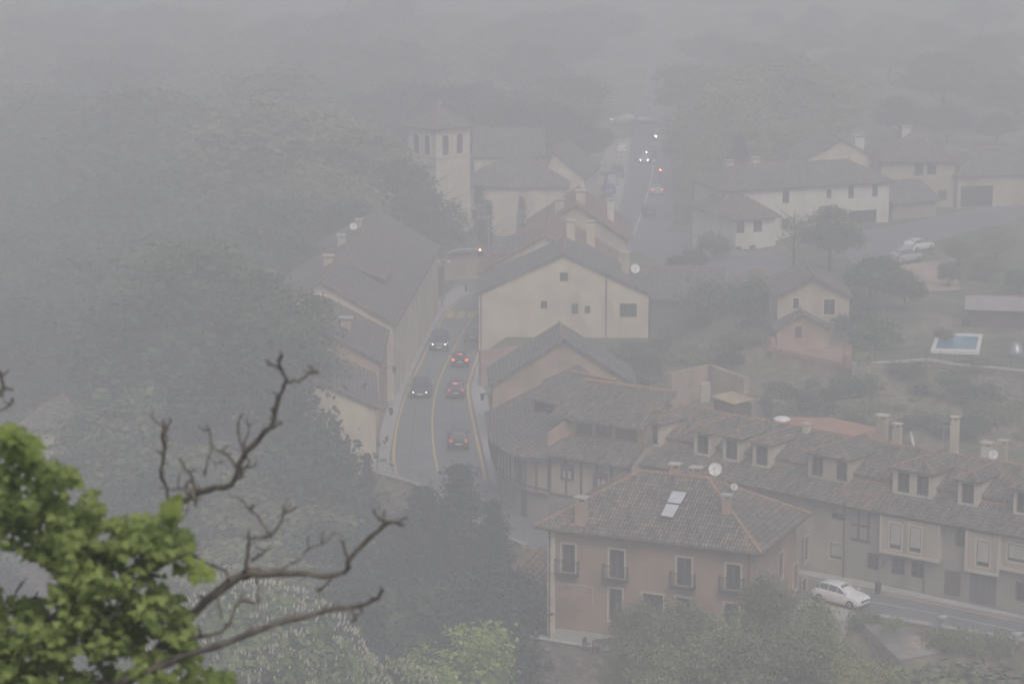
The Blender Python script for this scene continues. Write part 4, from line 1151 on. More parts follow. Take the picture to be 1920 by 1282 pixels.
# left side of the street
house('street_house', 'cream plastered end house at the bottom left of the street, above the bridge railing', (-22.3, 211.6), (-11.35, 212.4), 13, -9, 5.8, 8.4, 'gable_front', M['cream'], M['tile'], oh=.3,
      right=[('uz', u, 3.3, u + .9, 4.9) for u in (2, 5.5, 9.5)] + [('uz', 4, .1, 5.1, 2.2), ('uz', 8, .9, 9, 2.1)])
house('street_house', 'middle house on the left of the street with brown tile roof and pinkish gable', (-23.6, 225.6), (-11.75, 225.6), 14, -6, 6.9, 10.1, 'gable_front', M['pink'], M['tile'], oh=.3, chim=[(8.6, 6, 8.7, 1.0, .7, 'pink')],
      right=[('uz', u, 3.9, u + .9, 5.6) for u in (1.5, 5, 8.5, 11.8)] + [('uz', 3, .1, 4.2, 2.3), ('uz', 7, .1, 8.1, 2.3), ('uz', 10.3, 1, 11.3, 2.2)])
LH, LF = house('street_house', 'long tall house on the left of the street with stepped skylight on its tiled roof', (-24.5, 240.6), (-11.1, 239.7), 44, -4, 7.5, 11.3, 'gable_front', M['cream'], M['tile'], oh=.35, chim=[(5.2, 26, 10.2, .8, 1.1, 'beige'), (5.6, 13, 10.5, .9, .9, 'beige'), (6, 34, 10.8, .7, .9, 'beige')],
      right=[('uz', u, 4.4, u + 1, 6.2) for u in (3, 8, 13, 18, 23, 28, 33, 38)] + [('uz', u, .1, u + 1.3, 2.5) for u in (5, 11, 20, 26, 36)])
mb = MB(); mb.hexa([LF.p(9, 12, 8.2), LF.p(11.2, 12, 7.6), LF.p(11.2, 17.5, 7.6), LF.p(9, 17.5, 8.2)], [LF.p(9, 12, 10.4), LF.p(11.2, 12, 9.6), LF.p(11.2, 17.5, 9.6), LF.p(9, 17.5, 10.4)])
o = mb.build('dormer', M['gutter'], LH)
mb = MB(); mb.prism([LF.p(7.2, 11.6, 11.1), LF.p(11.5, 11.6, 9.6), LF.p(11.5, 18, 9.6), LF.p(7.2, 18, 11.1)], .14); mb.build('dormer_roof', M['tile_mix'], o)
dish('white satellite dish high on the ridge of the long left street house', LF.p(5.9, 30, 11.0), .38, (.2, -1, .4), mast=.8)
dish('white satellite dish on the near gable of the long left street house', LF.p(6.8, -.4, 9.8), .42, (.1, -1, .5), mast=.2)
house('yellow_annex', 'small annex with ochre yellow end wall behind the long left street house', (-27.5, 262), (-24.3, 262), 5, -6, 7.2, 8.0, 'gable_side', M['ochre'], M['tile_mix'], cat='outbuilding', oh=.2)

# ================================================================== church
def adopt(T, into):
    for ch in list(T.children):
        ch.parent = into; ch.location = ch.location + T.location - into.location
    bpy.data.objects.remove(T)
CH = thing('church', (0, 338, 0), 'old stone church with square bell tower and round arched belfry openings', 'church')
t1, ftw = house('x', 'x', (-9.6, 328.3), (-5.35, 332.1), 5.4, -.3, 14.8, 17.2, 'hip', M['church'], M['tile_grey'], oh=.5)
ftl = ftw.side_left(5.4)
adopt(t1, CH)
def arch(parent, f, uc, z0, z1, w, n=-.02):
    mb = MB(); r = w / 2; pts = [f.p(uc - r, n, z0), f.p(uc + r, n, z0), f.p(uc + r, n, z1 - r)]
    for k in range(1, 8):
        t = math.pi * k / 8; pts.append(f.p(uc + r * math.cos(t), n, z1 - r + r * math.sin(t)))
    pts.append(f.p(uc - r, n, z1 - r))
    mb.poly(pts)
    o = mb.build('belfry_arch', M['glass'], parent)
    fm = MB()
    arc = [f.p(uc - r - .1, n - .02, z0)] + [f.p(uc + (r + .1) * math.cos(math.pi - math.pi * k / 8), n - .02, z1 - r + (r + .1) * math.sin(math.pi * k / 8)) for k in range(9)] + [f.p(uc + r + .1, n - .02, z0)]
    fm.tube(arc, .09, 5); fm.build('arch_moulding', M['church'], o)
for uc in (1.55, 3.9): arch(CH, ftw, uc, 11.5, 14.0, .95)
for uc in (1.6, 3.75): arch(CH, ftl, uc, 11.5, 14.0, 1.0)
mb = MB()
for f_, L_ in ((ftw, ftw.L), (ftl, 5.4)):
    for z in (11.1, 14.35): mb.hexa([f_.p(-.1, -.12, z), f_.p(L_ + .1, -.12, z), f_.p(L_ + .1, 0, z), f_.p(-.1, 0, z)], [f_.p(-.1, -.12, z + .2), f_.p(L_ + .1, -.12, z + .2), f_.p(L_ + .1, 0, z + .2), f_.p(-.1, 0, z + .2)])
mb.build('string_course', M['frame'], CH)
mb = MB(); c = ftw.p(ftw.L / 2, 2.7, 17.2); mb.tube([c, c + Vector((0, 0, 1.2))], .06, 6); mb.ball(c + Vector((0, 0, .5)), .28, 8); mb.tube([c + Vector((-.4, 0, .95)), c + Vector((.4, 0, .95))], .05, 5)
mb.build('cross_finial', M['galv'], CH)
t1, f = house('x', 'x', (-5.0, 344), (4.2, 344), 12, -.3, 9.4, 12.2, 'gable_side', M['church'], M['tile_grey'], oh=.3); adopt(t1, CH)
t1, f = house('x', 'x', (-5.9, 335.8), (6.9, 335.2), 9, -.3, 6.5, 9.8, 'hip', M['cream'], M['tile_grey'], oh=.45, hip_in=5.2); adopt(t1, CH)
t1, f = house('x', 'x', (4.4, 341), (9.5, 340), 12, -.3, 7.2, 10.4, 'gable_front', M['church'], M['tile_grey'], oh=.3, ridge_shift=-1.6); adopt(t1, CH)
t1, f = house('x', 'x', (-12.5, 319), (-8.0, 321), 7, -.3, 3.2, 6.2, 'gable_front', M['church'], M['tile_grey'], oh=.3); adopt(t1, CH)
house('low_stone_house', 'low stone outhouse beneath the church tower beside the traffic light', (-9.2, 303), (-3.6, 305), 9, -.2, 3.4, 4.8, 'gable_side', M['adobe'], M['tile_grey'], cat='outbuilding')

# ================================================================== houses on the right
house('hipped_house', 'pale two-storey house with hipped brown roof by the junction', (26.6, 307), (31.6, 309.2), 11, 0, 6.7, 8.9, 'hip', M['white'], M['tile_mix'], oh=.5, hip_in=2.7, front=[(1381, 415, 1396, 437), (1413, 414, 1429, 435), (1379, 463, 1390, 484), (1405, 460, 1417, 480)])
house('long_white_house', 'long white house with a row of small dark windows at upper right', (25.8, 312.9), (46.7, 320.6), 9, 0, 9.3, 11.6, 'hip', M['white'], M['tile_grey'], oh=.5, hip_in=3.6,
      front=[(1467.5, 358.7, 1480, 381), (1550, 355, 1559, 372), (1591, 349, 1601, 372), (1636, 345, 1646, 369), (1466, 410, 1480, 430), (1592, 396, 1643, 424)], chim=[(3.5, 6.5, 9.6, .9, 2.2, 'white'), (7, 6.5, 9.8, .9, 2.2, 'white')])
house('cream_gable_house', 'cream gabled house rising behind the roof of the long white house', (38.3, 340), (48.2, 341), 10, 0, 9.4, 12.0, 'gable_front', M['cream'], M['tile_grey'], oh=.3, chim=[(7.5, 1.2, 10.4, 1.2, 1.8, 'white')])
house('hilltop_house', 'tall beige house with hipped roof and paired windows at far right', (47.5, 334), (57, 334), 12, 0, 10.0, 13.0, 'hip', M['beige'], M['tile_mix'], oh=.5, front=[(1715, 306, 1731, 329), (1739, 304, 1755, 328), (1735, 358, 1752, 376), (1758, 357, 1775, 376)], chim=[(4, 6, 12, 1.1, 1.6, 'white')])
house('link_house', 'low dark wing tucked between the long white house and the hilltop house', (47.4, 322), (53.4, 325.5), 8, 0, 6.5, 8.4, 'gable_side', M['greyr'], M['tile_grey'], oh=.4, cat='outbuilding')
house('garage_house', 'house with a wide grey garage door beside the upper road', (57.3, 333), (74, 337), 10, 0, 8.2, 11, 'hip', M['beige'], M['tile_grey'], oh=.4, front=[(1802, 350, 1861, 387)])
RH, RF = house('terrace_house', 'narrow gabled house above the red walled garden terrace at right', (25.2, 243.5), (32, 243.5), 8.5, 2, 9.4, 11.2, 'gable_front', M['beige'], M['tile_mix'], oh=.4, cap='capg',
      front=[(1487, 559, 1498, 579), (1545, 561, 1565, 590)], trim='frame')
house('garden_wing', 'low gabled wing built against the front of the narrow gabled house', (24.9, 240.7), (29.8, 240.7), 2.7, 4.6, 6.8, 8.1, 'gable_front', M['adobe'], M['tile_mix'], oh=.3, front=[(1491, 612, 1503, 633)], cat='outbuilding')
T = thing('garden_terrace', (28, 237, 2), 'garden terrace with terracotta parapet in front of the narrow gabled house', 'terrace')
q = [Vector((24.2, 239, 5)), Vector((30.3, 231.5, 5)), Vector((32, 243.4, 5)), Vector((25.2, 243.4, 5))]
mb = MB(); mb.prism([p + Vector((0, 0, .07)) for p in q], 5); mb.build('base', M['pink'], T)
mb = MB()
for a, b in ((q[0], q[1]), (q[1], q[1].lerp(q[2], .35)), (q[0], q[0].lerp(q[3], .7))):
    d = (b - a).normalized(); nn = Vector((-d.y, d.x, 0)) * .15
    mb.hexa([a - nn, b - nn, b + nn, a + nn], [p + Vector((0, 0, .45)) for p in (a - nn, b - nn, b + nn, a + nn)])
for p in (q[0], q[1], q[1].lerp(q[2], .35)): mb.box(p, .55, .55, 1.3, .6)
mb.build('parapet', M['slab'], T)
wall_run('plateau_wall', 'long rubble wall holding up the garden with the pool', [W(1596, 693, 5), W(1680, 690, 5), W(1735, 686, 5), W(1790, 695, 5), W(1850, 700, 5), W(1960, 712, 5)], .55, .6, M['stone'], z0=0, cope=M['kerbm'])
wall_run('rubble_wall', 'ruined rubble wall on the bank left of the garden terrace', [W(1255, 712, 3.2), W(1330, 695, 3.4), W(1400, 720, 3.2)], .6, .6, M['adobe'], z0=-1)
wall_run('yard_wall', 'patched brick and rubble yard wall below the cream gabled house', [Vector((-3.1, 246, 3.4)), Vector((4.5, 249.5, 3.6))], .2, .6, M['brick'], z0=-.5)
wall_run('stepped_wall', 'low drystone wall on the slope behind the row', [W(1450, 760, 2.6), W(1570, 762, 2.8), W(1700, 755, 3)], .5, .7, M['stone'], z0=-1)
# details: wire fence on the garden wall, pipes on the cream gable, aerials
pf = [W(1600, 690, 5.1), W(1680, 687, 5.1), W(1735, 683, 5.1), W(1790, 692, 5.1), W(1850, 697, 5.1), W(1940, 706, 5.1)]
T = thing('wire_fence', pf[0], 'thin wire fence with slim posts along the top of the long rubble wall', 'fence')
mb = MB(); wi = MB()
for a, b in zip(pf, pf[1:]):
    for i in range(2): q_ = a.lerp(b, i / 2); mb.tube([q_, q_ + Vector((0, 0, 1.4))], .035, 5)
    for z_ in (.5, .95, 1.35): wi.tube([a + Vector((0, 0, z_)), b + Vector((0, 0, z_))], .012, 4, False)
mb.build('posts', M['iron'], T); wi.build('wires', M['galv'], T)
downpipe(MH, MF.p(13.0, -.1, 0), .2, 8.2)
downpipe(MH, MF.p(.25, -.1, 0), .2, 6.2)
def aerial(label, p):
    T = thing('tv_aerial', p, label, 'aerial'); p = Vector(p); mb = MB(); mb.tube([p, p + Vector((0, 0, 2.2))], .03, 5); mb.build('mast', M['galv'], T)
    mb = MB(); mb.tube([p + Vector((-.5, .1, 2.05)), p + Vector((.6, -.1, 2.05))], .02, 4)
    for k in range(5): x_ = -.4 + k * .22; mb.tube([p + Vector((x_, -.3, 2.05)), p + Vector((x_, .3, 2.05))], .014, 4)
    mb.build('elements', M['galv'], T)
aerial('thin television aerial on the ridge of the timber framed house', fA.p(5.5, 6.2, 9.1))
aerial('thin television aerial on the ridge of the long left street house', LF.p(6.7, 18, 11.3))
aerial('thin television aerial behind the ridge of the grey row house', fC.p(4.5, 5.8, 8.8))
# pool
T = thing('swimming_pool', (42, 243, 5), 'small rectangular swimming pool with white edge in the right garden', 'pool')
q = [W(1745, 655, 5.35), W(1836, 658, 5.35), W(1843, 626, 5.35), W(1757, 623, 5.35)]
c = sum(q, Vector()) / 4
inn = [c + (p - c) * .84 for p in q]
mb = MB()
for i in range(4):
    j = (i + 1) % 4; mb.prism([q[i], q[j], inn[j], inn[i]], .6)
mb.build('pool_edge', M['dish'], T)
mb = MB(); mb.poly([p + Vector((0, 0, -.12)) for p in inn]); mb.build('pool_water', M['pool'], T)
house('pool_shed', 'open garden shed with pale ribbed roof behind the swimming pool', (44.6, 250.5), (50.0, 249.5), 4, 4.5, 6.9, 7.7, 'gable_side', M['wood'], M['corr'], oh=.4, cat='shed', front=[(1803, 600, 1820, 622)])
mb = MB(); mb.tube([W(1905, 668, 5), W(1905, 668, 5) + Vector((0, 0, .6)), W(1905, 668, 5) + Vector((0, 0, 1.3))], [.8, .65, .35], 10)
tag(mb.build('covered_grill', M['galv'], None, True), 'pale covered garden grill at the right edge beyond the pool', 'grill')
# valley building lower left
house('riverside_house', 'pale riverside building in the mist behind the leafy branch at left', (-43.5, 225), (-37.6, 224.5), 8, -9.5, 1.0, 3.0, 'hip', M['beige'], M['tile_grey'], oh=.4, front=[(50, 676, 66, 683)])
house('riverside_house', 'pale flat-faced block beside the misty riverside house at far left', (-37.3, 226), (-34.6, 225.7), 5, -9.5, .5, 1.3, 'gable_side', M['white'], M['tile_grey'], oh=.2)
tag(ribbon([W(40, 795, -8.6), W(190, 800, -8.6)], [W(60, 890, -8.6), W(280, 870, -8.6)], .12, 8).build('path', M['soil']), kind='structure')

# ================================================================== street furniture
T = thing('traffic_light', W(832, 560), 'red traffic light hanging from a curved mast over the street', 'traffic light')
b0 = W(833, 560); 
pth = [b0, b0 + Vector((0, 0, 3.8))]
for px, py in ((838, 478), (848, 470), (862, 467), (880, 467), (897, 467.5)):
    pth.append(at_dist(px, py, b0.y))
mb = MB(); mb.tube(pth, [.11, .10, .09, .08, .07, .06, .05], 8); mb.build('mast', M['galv'], T)
p = at_dist(900, 470, b0.y - .1); mb = MB(); mb.box(p - Vector((0, 0, .75)), .42, .3, 1.05)
for k in range(3): mb.tube([p + Vector((0, -.15, .12 - .33 * k)), p + Vector((0, -.32, .14 - .33 * k))], .15, 8, False)
hd = mb.build('signal_head', M['rubber'], T)
mb = MB(); mb.ball(p + Vector((0, -.17, .12)), .125, 10, (1, .5, 1)); mb.build('red_lens', M['redlamp'], hd)
T = thing('direction_sign', W(823, 578), 'back of a tall brown sign board on two posts beside the left houses', 'sign')
a = W(820, 580); b = W(829, 577); Z = Vector((0, 0, 1))
mb = MB()
for p in (a, b): mb.tube([p, p + Z * 4.6], .07, 6)
mb.build('post', M['iron'], T)
mb = MB(); mb.hexa([a + Z * 2.0 - Vector((.1, 0, 0)), b + Z * 2.0 + Vector((.15, 0, 0)), b + Z * 2.0 + Vector((.15, .08, 0)), a + Z * 2.0 + Vector((-.1, .08, 0))], [a + Z * 4.7 - Vector((.1, 0, 0)), b + Z * 4.7 + Vector((.15, 0, 0)), b + Z * 4.7 + Vector((.15, .08, 0)), a + Z * 4.7 + Vector((-.1, .08, 0))])
mb.build('board', M['gutter'], T)
T = thing('double_street_lamp', W(833, 566), 'street lamp with two small pale heads next to the brown sign board', 'street lamp')
p = W(833, 566); mb = MB(); mb.tube([p, p + Z * 4.6], .06, 6); mb.tube([p + Vector((-.7, 0, 4.5)), p + Vector((.5, 0, 4.6))], .04, 5); mb.build('post', M['iron'], T)
for dx in (-.7, .5):
    mb = MB(); mb.ball(p + Vector((dx, 0, 4.6)), .22, 8, (1.2, 1, .6)); mb.build('lamp_head', M['dish'], T)
T = thing('street_lamp', W(916, 540), 'thin grey street lamp post in front of the dark cypresses by the church', 'street lamp')
p = at_dist(916, 520, 300); p.z = 0; mb = MB(); mb.tube([p, p + Z * 8.2], [.09, .05], 6); mb.build('post', M['galv'], T)
mb = MB(); mb.box(p + Z * 8.1, .5, .25, .15); mb.build('lamp_head', M['galv'], T)
T = thing('bollard', W(874, 548), 'short dark bollard on the pavement at the top of the street', 'bollard')
p = W(874, 549); mb = MB(); mb.tube([p, p + Z * .7, p + Z * .8, p + Z * .95], [.13, .12, .16, .08], 10); mb.build('post', M['iron'], T)
def wall_lamp(label, p, dx):
    T = thing('wall_lamp', p, label, 'lamp')
    p = Vector(p); mb = MB(); mb.tube([p, p + Vector((dx * .5, 0, .3)), p + Vector((dx * .9, 0, .3))], .035, 5); mb.build('bracket', M['iron'], T)
    q = p + Vector((dx * .9, 0, -.35)); mb = MB(); mb.tube([q, q + Z * .1, q + Z * .5, q + Z * .7], [.08, .14, .22, .05], 6); mb.build('lantern', M['iron'], T)
wall_lamp('black wall lantern on the brown gabled house above the right pavement', Vector((-1.75, 226, 3.6)), -1)
wall_lamp('black wall lantern on the cream end house at the lower left of the street', Vector((-11.3, 219, 3.9)), 1)
wall_lamp('black wall lantern on the pinkish middle house left of the street', Vector((-11.8, 236, 3.9)), 1)
T = thing('road_sign', W(1655, 1112), 'small round road sign on a thin post before the grey row house', 'sign')
p = W(1652, 1110); mb = MB(); mb.tube([p, p + Z * 2.3], .035, 6); mb.build('post', M['galv'], T)
mb = MB(); mb.cyl(p + Vector((.02, 0, 2.05)), (.75, -.35, 0), .33, .04, 16); mb.build('sign_plate', M['garage'], T)
T = thing('waste_bin', W(1646, 1113), 'small dark litter bin at the kerb beside the round road sign', 'litter bin')
p = W(1646, 1112); mb = MB(); mb.tube([p, p + Z * .75, p + Z * .85], [.2, .24, .12], 10); mb.build('bin', M['iron'], T)
T = thing('garden_furniture', W(1108, 1190, -1.9), 'dark folded garden table and chairs on the stone terrace', 'garden furniture')
p = fr_p = OFR.p(4.6, -1.0, -1.93)
for k, (dx, dy, w, h, rz) in enumerate(((0, 0, 1.2, .72, .3), (-1.2, .1, .45, .5, .9), (.75, -.35, .5, .45, .2), (-.6, -.5, .45, .45, 1.4))):
    mb = MB(); c = p + Vector((dx, dy, 0))
    mb.box(c + Z * (h - .05), w, w * .8, .05, rz)
    ca, sa = math.cos(rz), math.sin(rz)
    for sx in (-1, 1):
        for sy in (-1, 1):
            x, y = sx * w * .42, sy * w * .32
            mb.tube([c + Vector((x * ca - y * sa, x * sa + y * ca, 0)), c + Vector((x * ca - y * sa, x * sa + y * ca, h - .04))], .03, 5)
    if k: 
        mb.box(c + Vector((-w * .4 * sa, w * .4 * ca, h)), w, .05, .42, rz)
    mb.build('table' if k == 0 else 'chair', M['gutter'], T)
for px, py, lb, mm in ((1180, 258, 'a', 0), ):
    pass
T = thing('street_lamp', W(1237, 327), 'traffic signal showing red on a low post right of the far road', 'traffic light')
p = W(1238, 345); mb = MB(); mb.tube([p, p + Z * 2.0], .06, 6); mb.build('post', M['iron'], T)
mb = MB(); mb.box(p + Z * 1.3, .35, .25, 1.0); h_ = mb.build('signal_head', M['rubber'], T)
mb = MB(); mb.ball(p + Vector((0, -.15, 2.1)), .13, 8); mb.build('red_lens', M['redlamp'], h_)
T.name = 'traffic_signal'

# ================================================================== cars
def car(label, p, head, color, kind='hatch', front='off', rear='off', third=False, group='cars on the street', scale=1.0, top=None):
    """built facing +x, then turned to heading `head` (radians)"""
    st = {'hatch': [(2.02, .34, .60, .62, .62, .60, .70), (1.88, .24, .70, .80, .76, .60, .76), (1.45, .2, .80, .86, .86, .62, .78), (.95, .2, .90, .88, .97, .62, .74), (.15, .2, .93, .88, 1.40, .56, .60), (-.6, .2, .95, .88, 1.46, .55, .60), (-1.35, .2, .97, .87, 1.42, .54, .58), (-1.82, .24, 1.0, .85, 1.08, .52, .62), (-1.98, .32, .92, .80, .96, .5, .7)],
          'suv': [(2.2, .36, .72, .66, .74, .6, .72), (2.08, .28, .84, .86, .90, .62, .78), (1.5, .25, .94, .92, 1.02, .64, .8), (1.0, .25, 1.02, .93, 1.10, .64, .78), (.3, .25, 1.05, .93, 1.60, .58, .64), (-.6, .25, 1.06, .93, 1.68, .58, .64), (-1.6, .25, 1.08, .92, 1.62, .56, .62), (-2.05, .3, 1.08, .9, 1.15, .54, .66), (-2.2, .38, .95, .84, 1.0, .5, .7)],
          'van': [(2.3, .34, .8, .7, .84, .6, .75), (2.15, .26, .95, .88, 1.02, .62, .8), (1.7, .24, 1.1, .92, 1.2, .64, .8), (1.35, .24, 1.15, .93, 1.5, .66, .74), (.9, .24, 1.15, .94, 1.85, .68, .72), (-.6, .24, 1.15, .94, 1.95, .68, .74), (-1.9, .24, 1.15, .94, 1.93, .68, .74), (-2.2, .26, 1.1, .93, 1.85, .66, .74), (-2.3, .34, 1.0, .88, 1.1, .6, .75)]}[kind]
    T = thing('car', (0, 0, 0), label, 'car', group)
    T['category'] = 'van' if kind == 'van' else 'car'
    mb = MB(); rings = []
    for (x, zb, zs, w, zt, wt, wm) in st:
        r = [(-w * .88, zb), (-w, zb + .18), (-w * 1.0, zs * .8), (-w * .96, zs), (-max(wt, .1) - .04 if zt - zs > .2 else -w * .86, zt - .05), (-wt * .75, zt)]
        r = r + [(-a, b) for a, b in reversed(r)]
        rings.append([Vector((x, a, b)) for a, b in r])
    n = len(rings[0]); mb.v = [v for r in rings for v in r]
    for i in range(len(rings) - 1):
        for j in range(n):
            j2 = (j + 1) % n
            mb.f.append((i * n + j, (i + 1) * n + j, (i + 1) * n + j2, i * n + j2))
    mb.f.append(tuple(range(n))); mb.f.append(tuple(reversed(range((len(rings) - 1) * n, len(rings) * n))))
    body = mb.build('body', M[color], T)
    me = body.data
    for pl in me.polygons: pl.use_smooth = True
    me.set_sharp_from_angle(angle=R(38)) if hasattr(me, 'set_sharp_from_angle') else None
    def ring_pt(i, j): return rings[i][j]
    def panel(a, b, c, d, ins, name, m, off=.012):
        a, b, c, d = [Vector(v) for v in (a, b, c, d)]
        ctr = (a + b + c + d) / 4; nn = (b - a).cross(d - a)
        if nn.length < 1e-6: return
        nn.normalize()
        if nn.dot(ctr - Vector((ctr.x * .6, 0, .8))) < 0: nn = -nn
        q = [v.lerp(ctr, ins) + nn * off for v in (a, b, c, d)]
        k = MB(); k.poly(q); k.build(name, m, T)
    # windscreen 3->4, rear window 6->7 ; ring indices 4 (left shoulder top), 7 (right)
    panel(rings[3][4], rings[3][7], rings[4][6], rings[4][5], .06, 'windscreen', M['carglass'])
    if kind != 'van': panel(rings[6][5], rings[6][6], rings[7][7], rings[7][4], .08, 'rear_window', M['carglass'])
    else: panel(rings[7][5], rings[7][6], rings[8][7], rings[8][4], .2, 'rear_window', M['carglass'])
    segs = [(3, 4), (4, 5), (5, 6), (6, 7)] if kind != 'van' else [(3, 4), (4, 5)]
    for s in (0, 1):
        for (i, j) in segs:
            lo, hi = (3, 4) if s == 0 else (8, 7)
            A, B, C, D = rings[i][lo], rings[j][lo], rings[j][hi], rings[i][hi]
            A = A.lerp(D, .12) if (A - D).length > .1 else A; B = B.lerp(C, .12) if (B - C).length > .1 else B
            panel(A, B, C, D, .07, 'side_window', M['carglass'])
    xf, xr = (1.28, -1.28) if kind == 'hatch' else (1.38, -1.4)
    for sx in (xf, xr):
        for sy in (-1, 1):
            w = st[4][3]; k = MB(); k.tube([Vector((sx, sy * (w - .2), .33)), Vector((sx, sy * (w - .18), .33)), Vector((sx, sy * (w - .03), .33)), Vector((sx, sy * (w + .012), .33))], [.30, .33, .33, .30], 18)
            wo = k.build('wheel', M['rubber'], T)
            k = MB(); k.tube([Vector((sx, sy * (w + .014), .33)), Vector((sx, sy * (w + .03), .33))], [.21, .17], 12); k.build('rim', M['alloy'], wo)
    hz = st[1][2] - .06; hx = st[1][0]; wf = st[1][3]
    for sy in (-1, 1):
        k = MB(); k.hexa([Vector((hx - .05, sy * (wf - .02), hz - .06)), Vector((hx + .16, sy * (wf - .28), hz - .08)), Vector((hx - .2, sy * (wf - .3), hz - .08)), Vector((hx - .3, sy * (wf + .015), hz - .04))],
                         [Vector((hx - .07, sy * (wf - .02), hz + .05)), Vector((hx + .12, sy * (wf - .28), hz + .03)), Vector((hx - .2, sy * (wf - .3), hz + .05)), Vector((hx - .34, sy * (wf + .015), hz + .08))])
        k.build('headlight', M[{'off': 'headoff', 'on': 'head', 'headx': 'headx', 'far': 'headfar'}[front]], T)
        k = MB(); zt = st[7][2] - .05; xr_ = st[8][0]
        k.hexa([Vector((xr_ - .02, sy * (.5), zt - .16)), Vector((xr_ - .02, sy * (.78), zt - .16)), Vector((xr_ + .3, sy * (.86), zt - .14)), Vector((xr_ + .2, sy * (.5), zt - .16))],
               [Vector((xr_ - .01, sy * (.55), zt + .03)), Vector((xr_ - .01, sy * (.78), zt + .03)), Vector((xr_ + .32, sy * (.86), zt + .05)), Vector((xr_ + .2, sy * (.5), zt + .03))])
        k.build('tail_light', M[{'off': 'tailoff', 'on': 'taill', 'brake': 'brake', 'far': 'tailfar'}[rear]], T)
        k = MB(); k.ball(Vector((st[3][0] - .15, sy * (st[4][3] + .10), st[3][2] + .08)), .12, 8, (.6, 1, .7)); k.build('mirror', M[color], T, True)
    if third:
        k = MB(); z = st[6][4] - .06; x = st[6][0] - .10; k.box(Vector((x, 0, z - .03)), .08, .46, .07); k.build('brake_lamp', M['brake'], T)
    for x, z in ((st[0][0] + .01, .42), (st[8][0] - .01, .62)):
        k = MB(); k.box(Vector((x, 0, z)), .03, .52, .11); k.build('number_plate', M['plate'], T)
    k = MB(); k.box(Vector((st[0][0] - .02, 0, .5)), .08, .9, .14); k.build('grille', M['rubber'], T)
    T.location = Vector(p) + Vector((0, 0, .035)); T.rotation_euler = (0, 0, head); T.scale = (scale,) * 3
    return T
def heading(a, b): return math.atan2(b.y - a.y, b.x - a.x)
Rd = 'cars queuing and passing on the street'
h1 = heading(W(822, 720), W(812, 795))

car('dark blue crossover with slanted white headlights coming down the street', W(824, 652), heading(W(835, 690), W(812, 760)) + .05, 'car_navy', 'suv', 'headx', group=Rd, scale=1.05)
car('dark hatchback with three red brake lights beside the zebra end of the street', W(864, 684), heading(W(850, 760), W(866, 690)), 'car_black', 'hatch', 'off', 'brake', True, group=Rd)
car('dark blue car with small round headlights beside the left kerb', W(789, 740), heading(W(800, 680), W(785, 760)), 'car_navy', 'hatch', 'headx', group=Rd, scale=1.1)
car('dark car whose central brake light glows above dim tail lamps', W(855, 741), heading(W(852, 800), W(857, 720)), 'car_black', 'suv', 'off', 'on', True, group=Rd, scale=.96)
car('nearest dark car on the street, dim red tail lights, no brake lamp lit', W(859, 836), heading(W(864, 880), W(857, 780)), 'car_black', 'suv', 'off', 'on', False, group=Rd, scale=1.0)
car('dark car half hidden by the corner of the cream gabled house', W(889, 637), math.pi / 2 - .1, 'car_grey', 'hatch', group=Rd)
car('white hatchback on the lane beside the ochre house with one lamp lit', W(1577, 1131), heading(W(1537, 1119), W(1600, 1134)), 'car_white', 'hatch', 'off', group='white cars')
farh = heading(W(1228, 270), W(1212, 300)); 
Fg = 'cars on the far main road'
car('farthest oncoming car with two bright headlights and pale roof', W(1236, 262), -math.pi / 2 - .02, 'car_silver', 'suv', 'far', group=Fg)
car('oncoming car with lit headlights between two others on the far road', W(1220, 290), -math.pi / 2 - .1, 'car_grey', 'hatch', 'far', group=Fg)
car('grey oncoming car with lit headlights, nearest of the three facing the viewer', W(1209, 305), -math.pi / 2 - .1, 'car_silver', 'hatch', 'far', group=Fg)
car('silver car with one red tail light glowing on the far road', W(1231, 364), math.pi / 2, 'car_silver', 'hatch', 'off', 'far', group=Fg)
car('dark car nearest on the far road just above the junction', W(1216, 403), math.pi / 2, 'car_black', 'suv', 'off', 'off', group=Fg)
Pg = 'cars parked along the far road'
car('blue car parked left of the far road', W(1141, 362), math.pi / 2 + .1, 'car_blue', 'hatch', group=Pg)
car('tall dark van parked left of the far road', W(1158, 331), math.pi / 2, 'car_grey', 'van', group=Pg)
car('dark red car parked nearest the white verge boards', W(1136, 398), math.pi / 2 + .15, 'car_red', 'hatch', group=Pg)
car('grey car parked farther left behind the dark van', W(1122, 330), .2, 'car_grey', 'hatch', group=Pg)
car('pale car parked just beyond the blue one left of the far road', W(1146, 346), math.pi / 2 + .1, 'car_silver', 'hatch', group=Pg)
car('small white car parked at the top of the parking strip by the far road', W(1164, 285), math.pi / 2 + .05, 'car_white', 'hatch', group=Pg)
car('black car parked between the dark red car and the blue car', W(1137, 382), math.pi / 2 + .12, 'car_black', 'hatch', group=Pg)
car('distant dark car crossing at the head of the far road', W(1212, 236), 0.1, 'car_navy', 'suv', group=Fg)
car('distant car with a single lit lamp turning in at the head of the far road', W(1168, 232), math.pi, 'car_silver', 'suv', 'on', group=Fg)
car('white hatchback parked on the verge, upper one of two', G(1722, 470), math.pi + .75 + math.pi, 'car_white', 'hatch', group='white cars')
car('silver white car parked in front of the other by the bare earth', G(1697, 492), math.pi + .75 + math.pi, 'car_silver', 'suv', group='white cars', scale=.95)

